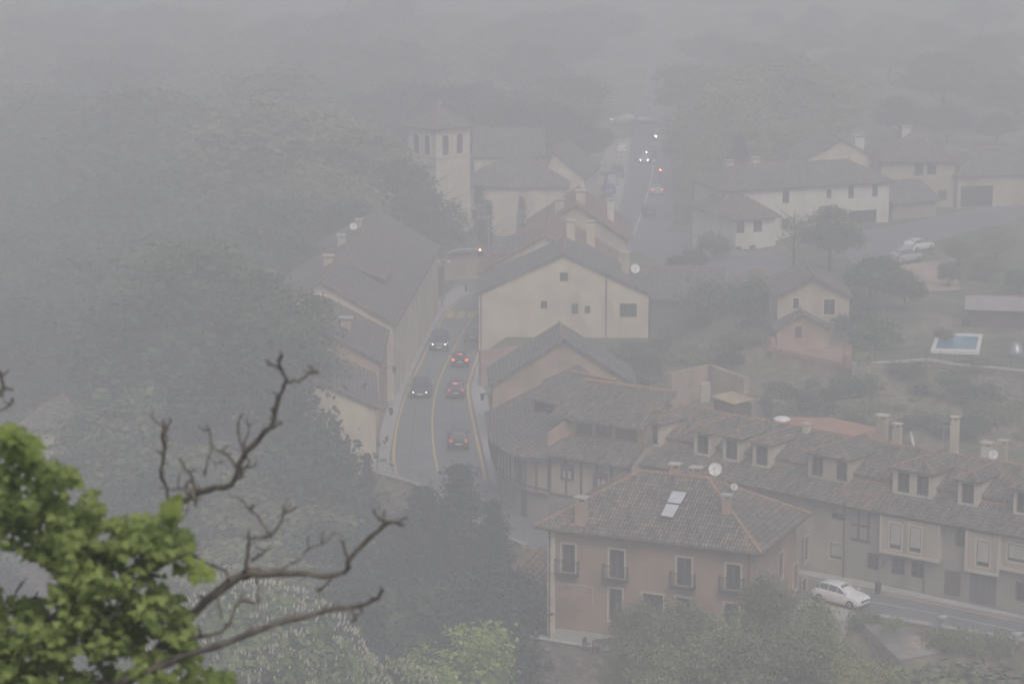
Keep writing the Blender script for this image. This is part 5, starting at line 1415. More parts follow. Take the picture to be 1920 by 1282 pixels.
# ================================================================== trees
def crown_mesh(seed, lobes, clumps, per, leaf, spread, mode='broad'):
    """leaf-sized faces in clumps spread through the crown volume; unit metres"""
    rnd = random.Random(seed); V = []; Fc = []
    for k in range(clumps):
        cx, cy, cz, rx, ry, rz = rnd.choice(lobes)
        th = rnd.uniform(0, 2 * math.pi); u = rnd.uniform(-.75, 1); s = math.sqrt(1 - u * u); rr = .45 + .58 * rnd.random() ** .45
        c = Vector((cx + rx * rr * s * math.cos(th), cy + ry * rr * s * math.sin(th), cz + rz * rr * u))
        if c.z < .6: continue
        out = Vector((s * math.cos(th), s * math.sin(th), u + .35))
        sc = rnd.uniform(.6, 1.4)
        for j in range(int(per * sc)):
            g = Vector((rnd.gauss(0, 1), rnd.gauss(0, 1), rnd.gauss(0, .7))) * spread * sc
            p = c + g
            nn = (out.normalized() * 1.0 + Vector((rnd.gauss(0, .6), rnd.gauss(0, .6), rnd.gauss(0, .6)))).normalized()
            a = nn.cross(Vector((rnd.random() - .5, rnd.random() - .5, rnd.random() - .5))).normalized(); b = nn.cross(a)
            l = leaf * rnd.uniform(.6, 1.35); w = l * rnd.uniform(.45, .8)
            i = len(V); V += [p - a * l * .5, p + b * w * .5, p + a * l * .5, p - b * w * .5]; Fc.append((i, i + 1, i + 2, i + 3))
    return V, Fc
def limbs(seed, h, r, top):
    rnd = random.Random(seed); mb = MB()
    pts = [Vector((0, 0, -.5))]; d = Vector((rnd.uniform(-.05, .05), rnd.uniform(-.05, .05), 1))
    for k in range(6): pts.append(pts[-1] + Vector((d.x + rnd.uniform(-.05, .05), d.y + rnd.uniform(-.05, .05), 1)) * (h * top / 6))
    mb.tube(pts, [r * (1 - .12 * k) for k in range(7)], 8)
    for k in range(7):
        b = pts[2 + k % 4]; th = k * 2.4 + rnd.random(); L = h * rnd.uniform(.22, .36)
        q = [b, b + Vector((math.cos(th) * L * .4, math.sin(th) * L * .4, L * .35)), b + Vector((math.cos(th) * L * .8, math.sin(th) * L * .8, L * .85))]
        mb.tube(q, [r * .45, r * .28, r * .1], 6)
    return mb
PROTO = {}; DEF = {}
def proto(key, seed, lobes, clumps, per, leaf, spread, m, h, r, top=.75, blossom=None, name='tree', trunkmat='bark'):
    T = bpy.data.objects.new(name, None); COL.objects.link(T)
    V, Fc = crown_mesh(seed, lobes, clumps, per, leaf, spread)
    mb = MB(); mb.v = V; mb.f = Fc
    limbs(seed, h, r, top).build('trunk', M[trunkmat], T, True)
    mb.build('crown', M[m], T, uv=False)
    if blossom:
        rnd = random.Random(seed + 5); bm = MB()
        n_, mm, hh = blossom
        for k in range(n_):
            cx, cy, cz, rx, ry, rz = rnd.choice(lobes); th = rnd.uniform(0, 2 * math.pi); u = rnd.uniform(-.1, 1); s = math.sqrt(1 - u * u)
            c = Vector((cx + rx * s * math.cos(th), cy + ry * s * math.sin(th), cz + rz * u)) * 1.0 + Vector((s * math.cos(th), s * math.sin(th), u)) * .12
            lean = Vector((s * math.cos(th) * .35, s * math.sin(th) * .35, 1)).normalized()
            H_ = hh * rnd.uniform(.7, 1.3)
            bm.tube([c, c + lean * H_ * .3, c + lean * H_ * .7, c + lean * H_], [hh * .10, hh * .24, hh * .16, .01], 5, False)
        bm.build('blossom', M[mm], T, uv=False)
    T.location = (0, -400, -200)
    PROTO[key] = [T, 0]
    DEF[key] = m
def plant(key, p, s, rz, label, cat='tree', group=None, name=None, sz=None, m=None):
    T, used = PROTO[key]
    if used:
        T = copy_tree(T)
    PROTO[key][1] = 1
    if not used: PROTO[key][0] = T
    T.location = Vector(p); T.rotation_euler = (0, 0, rz); T.scale = (s, s, sz or s)
    tag(T, label, cat, group)
    for ch in T.children:
        if ch.name.startswith('crown'): ch.data = recol(key, ch.data, m or DEF[key])
    return T
RC = {}
def recol(key, me, m):
    k = (key, m)
    if k not in RC:
        c = me.copy(); c.materials[0] = M[m]; RC[k] = c
    return RC[k]
# prototypes (about 10 m tall)
proto('broadA', 1, [(0, 0, 6.2, 3.2, 3.2, 3.0), (1.8, .6, 5.2, 2.0, 2.0, 1.8), (-1.7, -.8, 5.4, 2.1, 2.0, 2.0), (.3, -1.9, 4.8, 1.9, 1.8, 1.7), (-.4, 1.9, 5.6, 2.0, 1.8, 2.0), (.5, .2, 8.2, 1.8, 1.7, 1.6)], 300, 26, .34, .36, 'leaf_mid', 10, .28, name='broadleaf_tree')
proto('broadB', 2, [(0, 0, 5.6, 3.6, 3.0, 2.6), (2.2, 0, 6.2, 1.9, 1.9, 2.0), (-2.2, .6, 5.9, 1.8, 2.0, 1.8), (0, -1.6, 7.3, 2.0, 1.8, 1.9), (1.1, 1.6, 4.5, 2.0, 1.6, 1.5), (-1, -1.8, 4.0, 1.8, 1.6, 1.4)], 280, 26, .36, .40, 'leaf_mid', 9, .26, name='broadleaf_tree')
proto('tall', 3, [(0, 0, 7.5, 1.9, 1.9, 3.4), (.7, .3, 5.0, 1.8, 1.8, 2.4), (-.7, -.3, 5.6, 1.7, 1.8, 2.6), (.1, 0, 9.6, 1.2, 1.2, 2.2), (.3, -.8, 3.6, 1.6, 1.4, 1.8)], 260, 24, .32, .34, 'leaf_mid', 12, .22, name='tall_broadleaf_tree')
proto('conifer', 4, [(0, 0, 2.2, 2.5, 2.5, 1.6), (0, 0, 3.9, 2.1, 2.1, 1.6), (.2, 0, 5.6, 1.6, 1.6, 1.5), (-.1, .1, 7.2, 1.1, 1.1, 1.5), (0, 0, 8.7, .6, .6, 1.4), (1.4, .3, 3.0, 1.5, 1.4, 1.2), (-1.4, -.3, 3.3, 1.4, 1.4, 1.2)], 330, 30, .26, .27, 'leaf_dark', 10, .26, .9, name='conifer')
proto('cypress', 5, [(0, 0, 2.5, .8, .8, 2.2), (0, 0, 5.5, .7, .7, 2.6), (.05, 0, 8.2, .4, .4, 1.9)], 170, 22, .2, .16, 'leaf_dark', 10, .16, .9, name='cypress')
proto('round', 16, [(0, 0, 7.0, 2.3, 2.2, 1.9), (1.4, .2, 6.3, 1.5, 1.5, 1.5), (-1.5, -.2, 6.4, 1.4, 1.5, 1.5), (.2, -.9, 5.4, 1.7, 1.4, 1.3), (-.7, .3, 8.3, .9, .9, .8), (.9, -.3, 8.0, .9, .9, .9)], 430, 32, .13, .22, 'leaf_olive', 9, .16, .8, name='pale_willow')
proto('chestnut', 7, [(0, 0, 5.6, 3.4, 3.2, 3.0), (1.9, -.4, 4.4, 2.2, 2.2, 2.0), (-1.9, .3, 4.6, 2.2, 2.2, 2.0), (.2, -1.7, 4.2, 2.2, 2.0, 2.0)], 330, 26, .36, .34, 'leaf_light', 9, .28, blossom=(2300, 'blossom', .15), name='flowering_chestnut')
proto('bright', 8, [(0, 0, 6, 2.2, 2.2, 2.4), (1.5, 0, 5.2, 1.6, 1.5, 1.6), (-1.7, -.4, 4.6, 1.4, 1.4, 1.5), (.9, -.8, 7.2, 1.2, 1.2, 1.2), (-.5, -1.2, 4.0, 1.9, 1.6, 1.8), (1.9, -.5, 3.6, 1.3, 1.3, 1.6)], 300, 28, .22, .22, 'leaf_bright', 8, .2, name='bright_green_tree')
proto('shrub', 9, [(0, 0, .9, 1.4, 1.2, .9), (.9, .3, .7, .8, .8, .7), (-.8, -.2, .8, .8, .8, .8)], 90, 22, .2, .2, 'leaf_mid', 1.6, .06, name='shrub')
proto('bare', 10, [(0, 0, 5.2, 2.6, 2.2, 2.2), (1.4, 0, 6.2, 1.6, 1.4, 1.5), (-1.5, 0, 6.0, 1.5, 1.4, 1.5)], 120, 12, .2, .34, 'leaf_olive', 10, .16, .9, name='sparse_tree')
rt = random.Random(77)
def gz(x, y): return Vector((x, y, ground(x, y) - .1))
def put(key, px, top_py, height, y, label, rz=None, m=None, group=None, wide=1.0, cat='tree', base=10.0):
    """a tree standing at distance y whose top shows near (px, top_py)"""
    p = at_dist(px, top_py, y); g = gz(p.x, y)
    h = max(2.0, p.z - g.z) if height is None else height
    sz = h / base
    return plant(key, g, sz * wide, rt.uniform(0, 6.28) if rz is None else rz, label, cat, group, sz=sz, m=m)
# bottom edge of the picture
put('round', 1275, 1150, None, 156, 'broad pale green willow hiding the lower front of the ochre house', wide=1.05, base=9.0)
put('round', 1440, 1088, None, 157, 'tallest feathery pale tree before the right corner of the ochre house', wide=.72, base=9.0)
put('round', 1365, 1165, None, 153, 'pale rounded tree between the broad willow and the tallest one', wide=.9, base=9.0)
put('round', 1530, 1145, None, 154, 'pale feathery tree below the ochre house corner and the white car', wide=.8, base=9.0)
put('round', 1610, 1238, None, 150, 'yellowish rounded tree below the corrugated roof at the bottom right', m='leaf_yel', wide=.9, base=9.0)
put('round', 1190, 1128, None, 160, 'small pale willow at the left end of the ochre house trees', wide=.5, base=9.0)
put('round', 1285, 1205, None, 150, 'low pale willow cut by the bottom edge before the terrace', wide=.9, base=9.0)
put('round', 1460, 1190, None, 150, 'low pale tree cut by the bottom edge under the tallest feathery one', wide=1.1, base=9.0)
put('broadA', 1760, 1262, None, 150, 'low dark green tree at the bottom edge below the corrugated shed', m='leaf_olive', wide=1.6)
put('broadB', 1890, 1245, None, 150, 'low green tree in the bottom right corner', wide=1.6)
put('conifer', 862, 874, None, 190, 'big dark conifer between the street and the ochre house', wide=1.25)
put('conifer', 925, 940, None, 187, 'shorter dark conifer leaning against the big one on its right', wide=1.0)
put('conifer', 792, 915, None, 193, 'broad dark conifer left of the big one, below the bridge railing', wide=1.4)
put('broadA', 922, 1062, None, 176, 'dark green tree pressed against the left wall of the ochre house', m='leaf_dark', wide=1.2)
put('bright', 866, 1150, None, 160, 'fresh yellow-green small-leaved tree at the bottom centre', wide=.95, base=9.0)
put('bright', 800, 1205, None, 160, 'small fresh green tree just left of the bottom centre one', wide=1.1, base=9.0)
put('chestnut', 470, 1085, None, 150, 'large flowering chestnut covered in pale candles behind the bare branches', wide=1.0, base=9.0)
put('chestnut', 560, 1180, None, 148, 'flowering chestnut with pale candles low in the picture, right of the large one', wide=1.0, base=9.0)
put('chestnut', 712, 1228, None, 150, 'small flowering chestnut cut by the bottom edge beside the fresh green tree', wide=.9, base=9.0)
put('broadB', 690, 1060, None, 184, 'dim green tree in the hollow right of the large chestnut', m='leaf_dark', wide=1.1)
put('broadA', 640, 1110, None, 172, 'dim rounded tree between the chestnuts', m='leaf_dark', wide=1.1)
put('shrub', 745, 1100, None, 178, 'leafy bush on the slope beneath the conifers', cat='shrub', base=2.0, m='leaf_mid', wide=.9)
# bank beside the lower street
put('conifer', 688, 852, None, 206, 'dark spruce by the bridge railing at the street end', wide=.65)
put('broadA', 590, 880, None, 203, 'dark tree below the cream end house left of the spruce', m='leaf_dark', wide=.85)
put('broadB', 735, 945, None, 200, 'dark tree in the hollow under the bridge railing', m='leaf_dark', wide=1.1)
put('tall', 567, 556, None, 218, 'tall dark tree overlapping the cream end house roofs', wide=1.25, m='leaf_mid', base=11.3)
put('tall', 480, 520, None, 222, 'tall tree immediately left of the street house roofs', wide=1.5, base=11.3)
put('broadA', 545, 720, None, 206, 'leafy tree spilling over the left edge of the cream end house', wide=.75, m='leaf_dark')
put('tall', 420, 470, None, 228, 'tallest rounded tree of the left bank', wide=1.8, base=11.3)
put('tall', 340, 450, None, 234, 'tall tree left of the tallest on the bank', wide=1.9, base=11.3)
put('broadA', 470, 640, None, 212, 'wide dark tree in the middle of the left bank', wide=1.3, m='leaf_dark')
# left wood
Wg = 'trees of the misty wood on the left bank'
WL = 'misty broadleaf tree in the wood covering the left bank'
for px, py, y, k, w in ((250, 560, 232, 'tall', 1.9), (215, 640, 236, 'broadB', 1.2), (380, 700, 214, 'broadB', 1.8), (270, 740, 212, 'broadA', 1.8), (262, 820, 206, 'broadB', 1.2), (540, 800, 203, 'broadA', 1.5),
                        (430, 820, 200, 'broadB', 1.5), (330, 880, 196, 'broadA', 1.5), (520, 930, 194, 'broadB', 1.5), (600, 980, 190, 'broadA', 1.4), (420, 980, 186, 'broadB', 1.4)):
    put(k, px, py, None, y, WL, group=Wg, wide=w, m=rt.choice(('leaf_mid', 'leaf_dark', 'leaf_mid', 'leaf_olive')), base=11.3 if k == 'tall' else 10)
Wg2 = 'trees in the dim wood at upper left'
WL2 = 'dim tree crown fading into fog at upper left'
for px, py, y, k, w in ((60, 400, 300, 'broadA', 1.5), (150, 360, 305, 'tall', 1.9), (250, 300, 310, 'tall', 2.0), (350, 270, 315, 'broadB', 1.4), (440, 215, 320, 'tall', 2.2), (530, 190, 325, 'tall', 2.2), (610, 215, 325, 'tall', 2.0),
                        (690, 240, 318, 'tall', 2.0), (760, 300, 312, 'tall', 1.7), (800, 350, 305, 'broadA', 1.2), (580, 350, 292, 'broadB', 1.3), (480, 370, 285, 'broadA', 1.4), (380, 400, 280, 'broadB', 1.4), (280, 440, 272, 'broadA', 1.4), (660, 370, 290, 'broadA', 1.2),
                        (720, 385, 300, 'broadB', 1.1), (100, 500, 262, 'broadB', 1.5), (180, 470, 268, 'broadA', 1.5), (30, 560, 250, 'broadA', 1.5), (560, 440, 270, 'tall', 1.6), (320, 190, 360, 'broadA', 1.6), (640, 290, 305, 'broadB', 1.3), (20, 300, 335, 'broadB', 1.7), (90, 255, 345, 'tall', 2.4), (-40, 360, 320, 'broadA', 1.7), (180, 215, 352, 'broadA', 1.7), (260, 175, 358, 'tall', 2.3), (-30, 230, 370, 'broadB', 1.9), (120, 170, 380, 'broadA', 1.9), (400, 150, 375, 'broadB', 1.8), (500, 130, 380, 'tall', 2.3), (-20, 450, 290, 'broadA', 1.7)):
    put(k, px, py, None, y, WL2, group=Wg2, wide=w, m=('leaf_olive' if px > 430 and py < 300 else 'leaf_mid'), base=11.3 if k == 'tall' else 10)
# far woods beyond the church and the junction
FAR = []
for r_ in range(4):
    for i_ in range(15):
        x_ = -60 + i_ * 140 + (r_ % 2) * 70 + rt.uniform(-30, 30)
        y_ = (430, 475, 520, 570)[r_] + rt.uniform(-12, 12)
        if 1130 < x_ < 1300: continue
        FAR.append((x_, proj((0, y_, rt.uniform(11, 15)))[1], y_, 'broadA' if i_ % 2 else 'broadB', rt.uniform(1.7, 2.3), 'leaf_mid' if i_ % 3 else 'leaf_olive'))
Wg3 = 'trees of the far wood lost in fog'
WL3 = 'tree of the far wood almost lost in fog behind the church and houses'
for px, py, y, k, w, m in ((850, 160, 400, 'broadA', 1.6, 'leaf_dark'), (940, 175, 390, 'broadB', 1.6, 'leaf_dark'), (1030, 190, 395, 'broadA', 1.5, 'leaf_dark'), (1100, 215, 400, 'broadB', 1.2, 'leaf_dark'), (760, 140, 410, 'broadB', 1.7, 'leaf_dark'),
                        (1690, 180, 400, 'broadA', 1.6, 'leaf_dark'), (1780, 190, 400, 'broadB', 1.6, 'leaf_dark'), (1870, 210, 395, 'broadA', 1.6, 'leaf_dark'), (1600, 150, 430, 'broadB', 1.6, 'leaf_dark'), *FAR):
    put(k, px, py, None, y, WL3, group=Wg3, wide=w, m=m)
Yg = 'pale yellow-green trees right of the far road'
YL = 'pale yellow-green tree of the large clump right of the far road'
for px, py, y, k, w in ((1330, 175, 372, 'broadA', 1.2), (1385, 130, 385, 'tall', 2.0), (1470, 105, 390, 'tall', 2.3), (1560, 130, 388, 'tall', 2.0), (1325, 265, 350, 'broadB', .9), (1380, 230, 352, 'broadA', 1.3), (1450, 215, 356, 'broadB', 1.3), (1530, 220, 362, 'broadA', 1.3), (1305, 300, 345, 'broadA', .7)):
    put(k, px, py, None, y, YL, group=Yg, wide=w, m='leaf_yel' if py < 200 else 'leaf_olive', base=11.3 if k == 'tall' else 10)
put('conifer', 1385, 255, None, 345, 'dark conifer standing in the pale clump above the hipped house', wide=.9)
# church cypresses
for px, py, y, lb in ((897, 348, 322, 'tallest dark cypress before the church apse'), (915, 375, 320, 'second dark cypress right of the tallest by the church'), (905, 415, 312, 'low broad cypress in front of the two taller ones'), (978, 368, 330, 'single dark cypress against the pale apse wall'), (882, 430, 308, 'small dark cypress beside the traffic light')):
    put('cypress', px, py, None, y, lb, wide=1.3)
# right side gardens
put('broadA', 1560, 385, None, 282, 'large dark green tree behind the narrow gabled house', m='leaf_mid', wide=1.35)
put('bare', 1490, 375, None, 285, 'sparse half-bare tree before the long white house', wide=1.3)
put('broadB', 1635, 470, None, 262, 'dark green tree right of the narrow gabled house', m='leaf_mid', wide=1.5)
put('broadA', 1700, 505, None, 258, 'round green tree between the gabled house and the bare earth', m='leaf_mid', wide=1.3)
put('broadA', 1610, 540, None, 252, 'green bushy tree touching the right wall of the narrow gabled house', m='leaf_mid', wide=1.0)
for px, py, y, lb, w in ((1800, 445, 285, 'pale green hedge-like tree right of the parked white cars', 1.5), (1870, 430, 290, 'pale green tree at the right edge below the upper road', 1.6), (1850, 480, 275, 'broad low tree above the pool shed', 1.7), (1780, 490, 272, 'low tree between bare earth and pool shed', 1.2), (1910, 500, 268, 'low tree at the right edge beside the pool shed', 1.3)):
    put('broadB', px, py, None, y, lb, wide=w, m='leaf_olive' if w > 1.4 else 'leaf_mid')
put('broadB', 1290, 458, None, 285, 'rounded dark tree beside the junction above the long low shed', m='leaf_mid', wide=1.3)
put('shrub', 1340, 430, None, 296, 'climbing shrub at the corner of the hipped house', cat='shrub', base=2.0, wide=.8)
Sg = 'shrubs on the rough bank behind the row'
SLb = 'wild shrub on the rough green bank behind the row of houses'
for k in range(70):
    px = rt.uniform(1130, 1920); py = rt.uniform(690, 830) if px > 1440 else rt.uniform(610, 730)
    if 1700 < px < 1870 and py < 690: continue
    if 1440 < px < 1600 and py < 720: continue
    if px < 1225 and py > 640 + (px-1130)*.6: pass
    g = G(px, py)
    if g.y < 205 or (g.x < 13 and g.y > 255): continue
    s = rt.uniform(.5, 1.5)
    plant('shrub', g, s, rt.uniform(0, 6.28), SLb, 'shrub', Sg, sz=s * rt.uniform(.6, 1.0), m=('leaf_dark', 'leaf_olive', 'leaf_mid')[k % 3])
for px, py, s, lb in ((1640, 655, 1.6, 'bright green garden shrub left of the pool'), (1610, 640, 1.8, 'round garden shrub by the right wall of the terrace house'), (1540, 625, 1.1, 'potted shrub on the red walled terrace'), (1480, 628, 1.0, 'small shrub in the left corner of the red walled terrace'),
                      (1430, 590, 2.2, 'tangled shrub left of the narrow gabled house'), (1350, 600, 2.4, 'big shrub below the small hipped outbuilding'), (1770, 640, .7, 'small shrub leaning over the pool')):
    g = G(px, py); plant('shrub', g, s, rt.uniform(0, 6.28), lb, 'shrub', None, m='leaf_mid')
Hg = 'shrubs growing over the lane parapet'
for k in range(15):
    if k % 2: continue
    t = k / 14; p = Vector((24.3, 172.6, -.5)).lerp(Vector((40, 163.2, 0)), t) + Vector((rt.uniform(-.6, .2), rt.uniform(-1.2, -.4), 0)); p.z = -1.2
    plant('shrub', p, rt.uniform(.55, .95), rt.uniform(0, 6.28), 'weedy shrub growing over the parapet of the lane', 'shrub', Hg, sz=rt.uniform(.9, 1.3), m=('leaf_olive', 'leaf_dark')[k % 2])
for k in range(26):
    x = rt.uniform(3, 22); y = rt.uniform(150, 164) - x * .1
    plant('shrub', gz(x, y), rt.uniform(1.2, 2.6), rt.uniform(0, 6.28), 'undergrowth shrub on the slope below the ochre house terrace', 'shrub', 'undergrowth below the ochre house', m=('leaf_olive', 'leaf_dark', 'leaf_mid')[k % 3])
for k in range(40):
    x = rt.uniform(-45, -1); y = rt.uniform(160, 207)
    if town_dist(x, y) < 2: continue
    plant('shrub', gz(x, y), rt.uniform(1.5, 3.2), rt.uniform(0, 6.28), 'undergrowth shrub in the dark hollow left of the ochre house', 'shrub', 'undergrowth in the hollow', m=('leaf_dark', 'leaf_mid', 'leaf_dark')[k % 3])

# ================================================================== the maple in the foreground
MP = thing('maple_tree', (-3.9, 11.6, ground(-3.9, 11.6)), 'near maple with lobed green leaves and bare forked branches at lower left', 'tree')
def br(pts, r0, r1, d0, d1, name='branch'):
    P = [at_dist(px, py, d0 + (d1 - d0) * i / max(1, len(pts) - 1)) for i, (px, py) in enumerate(pts)]
    P = smooth_pts(P, 1)
    n = len(P); rr = random.Random(int(pts[0][0] * 7 + pts[-1][1]))
    rad = [(r0 + (r1 - r0) * i / (n - 1)) * .68 * rr.uniform(.8, 1.25) for i in range(n)]
    P = [p + Vector((rr.uniform(-1, 1), rr.uniform(-1, 1), rr.uniform(-1, 1))) * .006 for p in P]
    return P, rad
def branch(groups, name='branch'):
    mb = MB()
    for g in groups:
        P, rad = br(*g); mb.tube(P, rad, 7)
        # knobbly spurs
        rr = random.Random(int(g[0][0][0]))
        for i in range(1, len(P)):
            if rr.random() < .55:
                d = Vector((rr.uniform(-1, 1), rr.uniform(-.4, .4), rr.uniform(-.4, 1))).normalized() * rr.uniform(.015, .05)
                mb.tube([P[i], P[i] + d], [rad[i] * .6, rad[i] * .35], 5)
    return mb.build(name, M['barkf'], MP, True)
tb = Vector((-3.9, 11.6, ground(-3.9, 11.6) - .5))
mb = MB(); t1_ = at_dist(-90, 1420, 11.8); t2_ = at_dist(-40, 1300, 11.9)
mb.tube([tb, tb.lerp(t1_, .5) + Vector((-.1, 0, 0)), t1_, t2_, at_dist(10, 1230, 12), at_dist(-5, 1150, 12.1), at_dist(-60, 980, 12.2)], [.19, .16, .12, .085, .07, .05, .04], 10); mb.build('trunk', M['barkf'], MP, True)
branch([([(-20, 1330), (60, 1310), (180, 1290), (253, 1267), (297, 1219), (348, 1164), (376, 1136), (427, 1093), (455, 1077), (479, 1072), (499, 1075), (566, 1075), (618, 1081), (653, 1069), (653, 1049), (689, 1012), (717, 986), (732, 979), (756, 982)], .045, .011, 12.0, 11.6),
        ([(732, 979), (708, 970), (701, 956)], .010, .006, 11.6, 11.6), ([(717, 984), (722, 958)], .008, .006, 11.6, 11.6), ([(653, 1045), (637, 1010)], .010, .005, 11.6, 11.6), ([(740, 980), (765, 968)], .008, .006, 11.6, 11.6),
        ([(618, 1080), (640, 1078), (653, 1060)], .008, .006, 11.7, 11.7), ([(594, 1106), (604, 1103), (614, 1092), (625, 1080)], .010, .006, 11.7, 11.7),
        ([(515, 1068), (558, 1053), (578, 1029), (610, 1018), (629, 998)], .006, .004, 11.8, 12.0), ([(578, 1029), (578, 1006)], .006, .005, 11.9, 11.9), ([(604, 1020), (607, 995)], .005, .004, 11.9, 11.9)])
branch([([(459, 1073), (463, 1049), (463, 1014), (480, 1007), (507, 1006), (527, 982), (530, 946)], .014, .007, 11.8, 11.8), ([(527, 966), (541, 958), (558, 950)], .008, .006, 11.8, 11.8), ([(532, 962), (545, 945)], .006, .005, 11.8, 11.8), ([(507, 1006), (495, 982), (475, 962), (460, 945), (443, 930)], .009, .006, 11.8, 11.8),
        ([(465, 1010), (467, 990)], .009, .005, 11.8, 11.8), ([(475, 962), (473, 945)], .006, .005, 11.8, 11.8), ([(471, 1049), (486, 1042), (501, 1029)], .010, .007, 11.8, 11.8), ([(300, 985), (325, 1002), (356, 1037), (392, 1057), (416, 1065), (432, 1089)], .008, .009, 12.0, 11.8)])
branch([([(120, 1080), (200, 1040), (270, 1000), (313, 964), (348, 936), (368, 926), (396, 916), (427, 914), (447, 892), (450, 868), (458, 850), (475, 833), (494, 812), (511, 797), (519, 762), (528, 734), (538, 716), (530, 699), (523, 679), (530, 663)], .030, .009, 12.1, 11.4),
        ([(538, 716), (556, 714), (570, 710), (586, 697), (598, 698)], .011, .009, 11.4, 11.4), ([(586, 697), (579, 683)], .008, .007, 11.4, 11.4), ([(526, 693), (512, 684), (499, 677)], .010, .006, 11.4, 11.4), ([(511, 800), (520, 798), (531, 793)], .012, .006, 11.5, 11.5),
        ([(447, 875), (462, 876), (481, 873)], .010, .007, 11.6, 11.6), ([(442, 875), (420, 849), (400, 841), (392, 813), (390, 800)], .011, .007, 11.6, 11.6), ([(392, 808), (380, 806)], .006, .006, 11.6, 11.6), ([(457, 850), (451, 829), (443, 801), (447, 785), (457, 776)], .009, .006, 11.6, 11.6),
        ([(456, 835), (467, 805), (462, 785)], .007, .005, 11.6, 11.6), ([(396, 837), (390, 865), (383, 892)], .006, .008, 11.7, 11.7), ([(400, 868), (418, 868)], .005, .004, 11.8, 11.8), ([(447, 892), (452, 898)], .016, .009, 11.6, 11.6)])
branch([([(310, 965), (316, 950), (315, 916), (299, 889), (307, 861), (306, 833), (307, 786)], .012, .012, 12.0, 11.8), ([(305, 800), (297, 792), (283, 778)], .008, .006, 11.8, 11.8), ([(309, 815), (314, 800), (322, 786)], .008, .006, 11.8, 11.8), ([(309, 855), (313, 832), (312, 812)], .009, .007, 11.8, 11.8),
        ([(317, 916), (330, 918), (344, 916), (356, 928)], .007, .009, 11.8, 11.8), ([(336, 916), (334, 892), (342, 880)], .006, .004, 11.8, 11.8), ([(368, 920), (356, 889), (347, 876), (340, 863)], .009, .008, 11.8, 11.8), ([(360, 904), (352, 898), (350, 915)], .010, .010, 11.8, 11.8),
        ([(358, 918), (364, 935), (369, 950)], .018, .008, 11.7, 11.7), ([(352, 940), (350, 960), (342, 975)], .006, .004, 11.8, 11.8)])
branch([([(60, 1400), (150, 1330), (222, 1282), (277, 1259), (337, 1231), (388, 1215), (447, 1196), (534, 1164), (594, 1148), (649, 1138), (680, 1131), (705, 1124), (714, 1112), (717, 1103)], .034, .009, 11.6, 11.2), ([(649, 1138), (660, 1146), (669, 1158), (657, 1166)], .012, .008, 11.2, 11.2),
        ([(640, 1140), (622, 1133)], .006, .004, 11.2, 11.2)])
branch([([(337, 1200), (368, 1196), (400, 1190), (416, 1184), (426, 1172), (432, 1160), (447, 1128), (465, 1124), (479, 1132), (485, 1120), (483, 1097), (480, 1080)], .011, .008, 11.7, 11.8), ([(416, 1160), (410, 1135), (405, 1112)], .007, .005, 11.8, 11.8), ([(376, 1190), (372, 1170)], .010, .006, 11.7, 11.7), ([(447, 1130), (452, 1115)], .006, .005, 11.8, 11.8)])
branch([([(0, 1260), (36, 1227), (71, 1196), (107, 1152), (146, 1105), (178, 1065), (210, 1041), (250, 1000)], .040, .022, 12.1, 12.2), ([(-20, 1170), (24, 1144), (55, 1120), (91, 1128), (130, 1150)], .020, .014, 12.4, 12.4), ([(24, 1125), (35, 1100), (44, 1089)], .010, .006, 12.4, 12.4),
        ([(55, 1282), (75, 1230), (68, 1180), (60, 1150)], .014, .008, 12.0, 12.0), ([(200, 1290), (190, 1250), (160, 1200), (130, 1170)], .016, .008, 11.8, 11.8)])
branch([([(-40, 660), (-12, 690), (2, 704), (8, 722), (0, 742)], .012, .018, 11.6, 11.6), ([(-30, 790), (0, 772), (14, 762), (24, 748)], .008, .009, 11.6, 11.6)])
# leaves
def maple_leaf(c, size, nrm, tipdir):
    n = nrm.normalized(); t = (tipdir - n * tipdir.dot(n)).normalized(); s = n.cross(t)
    out = [(0, -.12), (.16, -.06), (.46, -.20), (.34, .02), (.62, .22), (.32, .24), (.26, .42), (0, .82), (-.26, .42), (-.32, .24), (-.62, .22), (-.34, .02), (-.46, -.20), (-.16, -.06)]
    ctr = c + t * size * .18 - n * size * .05
    pts = [c + s * (x * size) + t * (y * size) - n * size * .22 * (abs(x) + max(0, y) * .35) ** 1.5 for x, y in out]
    return ctr, pts
outline = [(-30, 780), (0, 785), (40, 800), (75, 830), (110, 862), (150, 895), (182, 925), (188, 958), (160, 985), (200, 972), (235, 956), (290, 962), (330, 985), (356, 1000), (362, 1030), (350, 1070), (350, 1140), (362, 1200), (392, 1232), (428, 1262), (440, 1300), (-30, 1300)]
def inside(x, y, poly):
    r = False
    for i in range(len(poly)):
        x1, y1 = poly[i]; x2, y2 = poly[(i + 1) % len(poly)]
        if (y1 > y) != (y2 > y) and x < (x2 - x1) * (y - y1) / (y2 - y1) + x1: r = not r
    return r
holes_ = [((45, 1088), 45, 32), ((15, 1060), 30, 30), ((200, 1000), 14, 14), ((248, 1045), 14, 12), ((135, 930), 12, 20), ((310, 1065), 14, 12), ((100, 1150), 18, 12), ((290, 1205), 22, 12), ((230, 1240), 20, 14), ((320, 1245), 20, 10), ((150, 1235), 20, 16), ((265, 1105), 12, 9), ((215, 1075), 10, 8)]
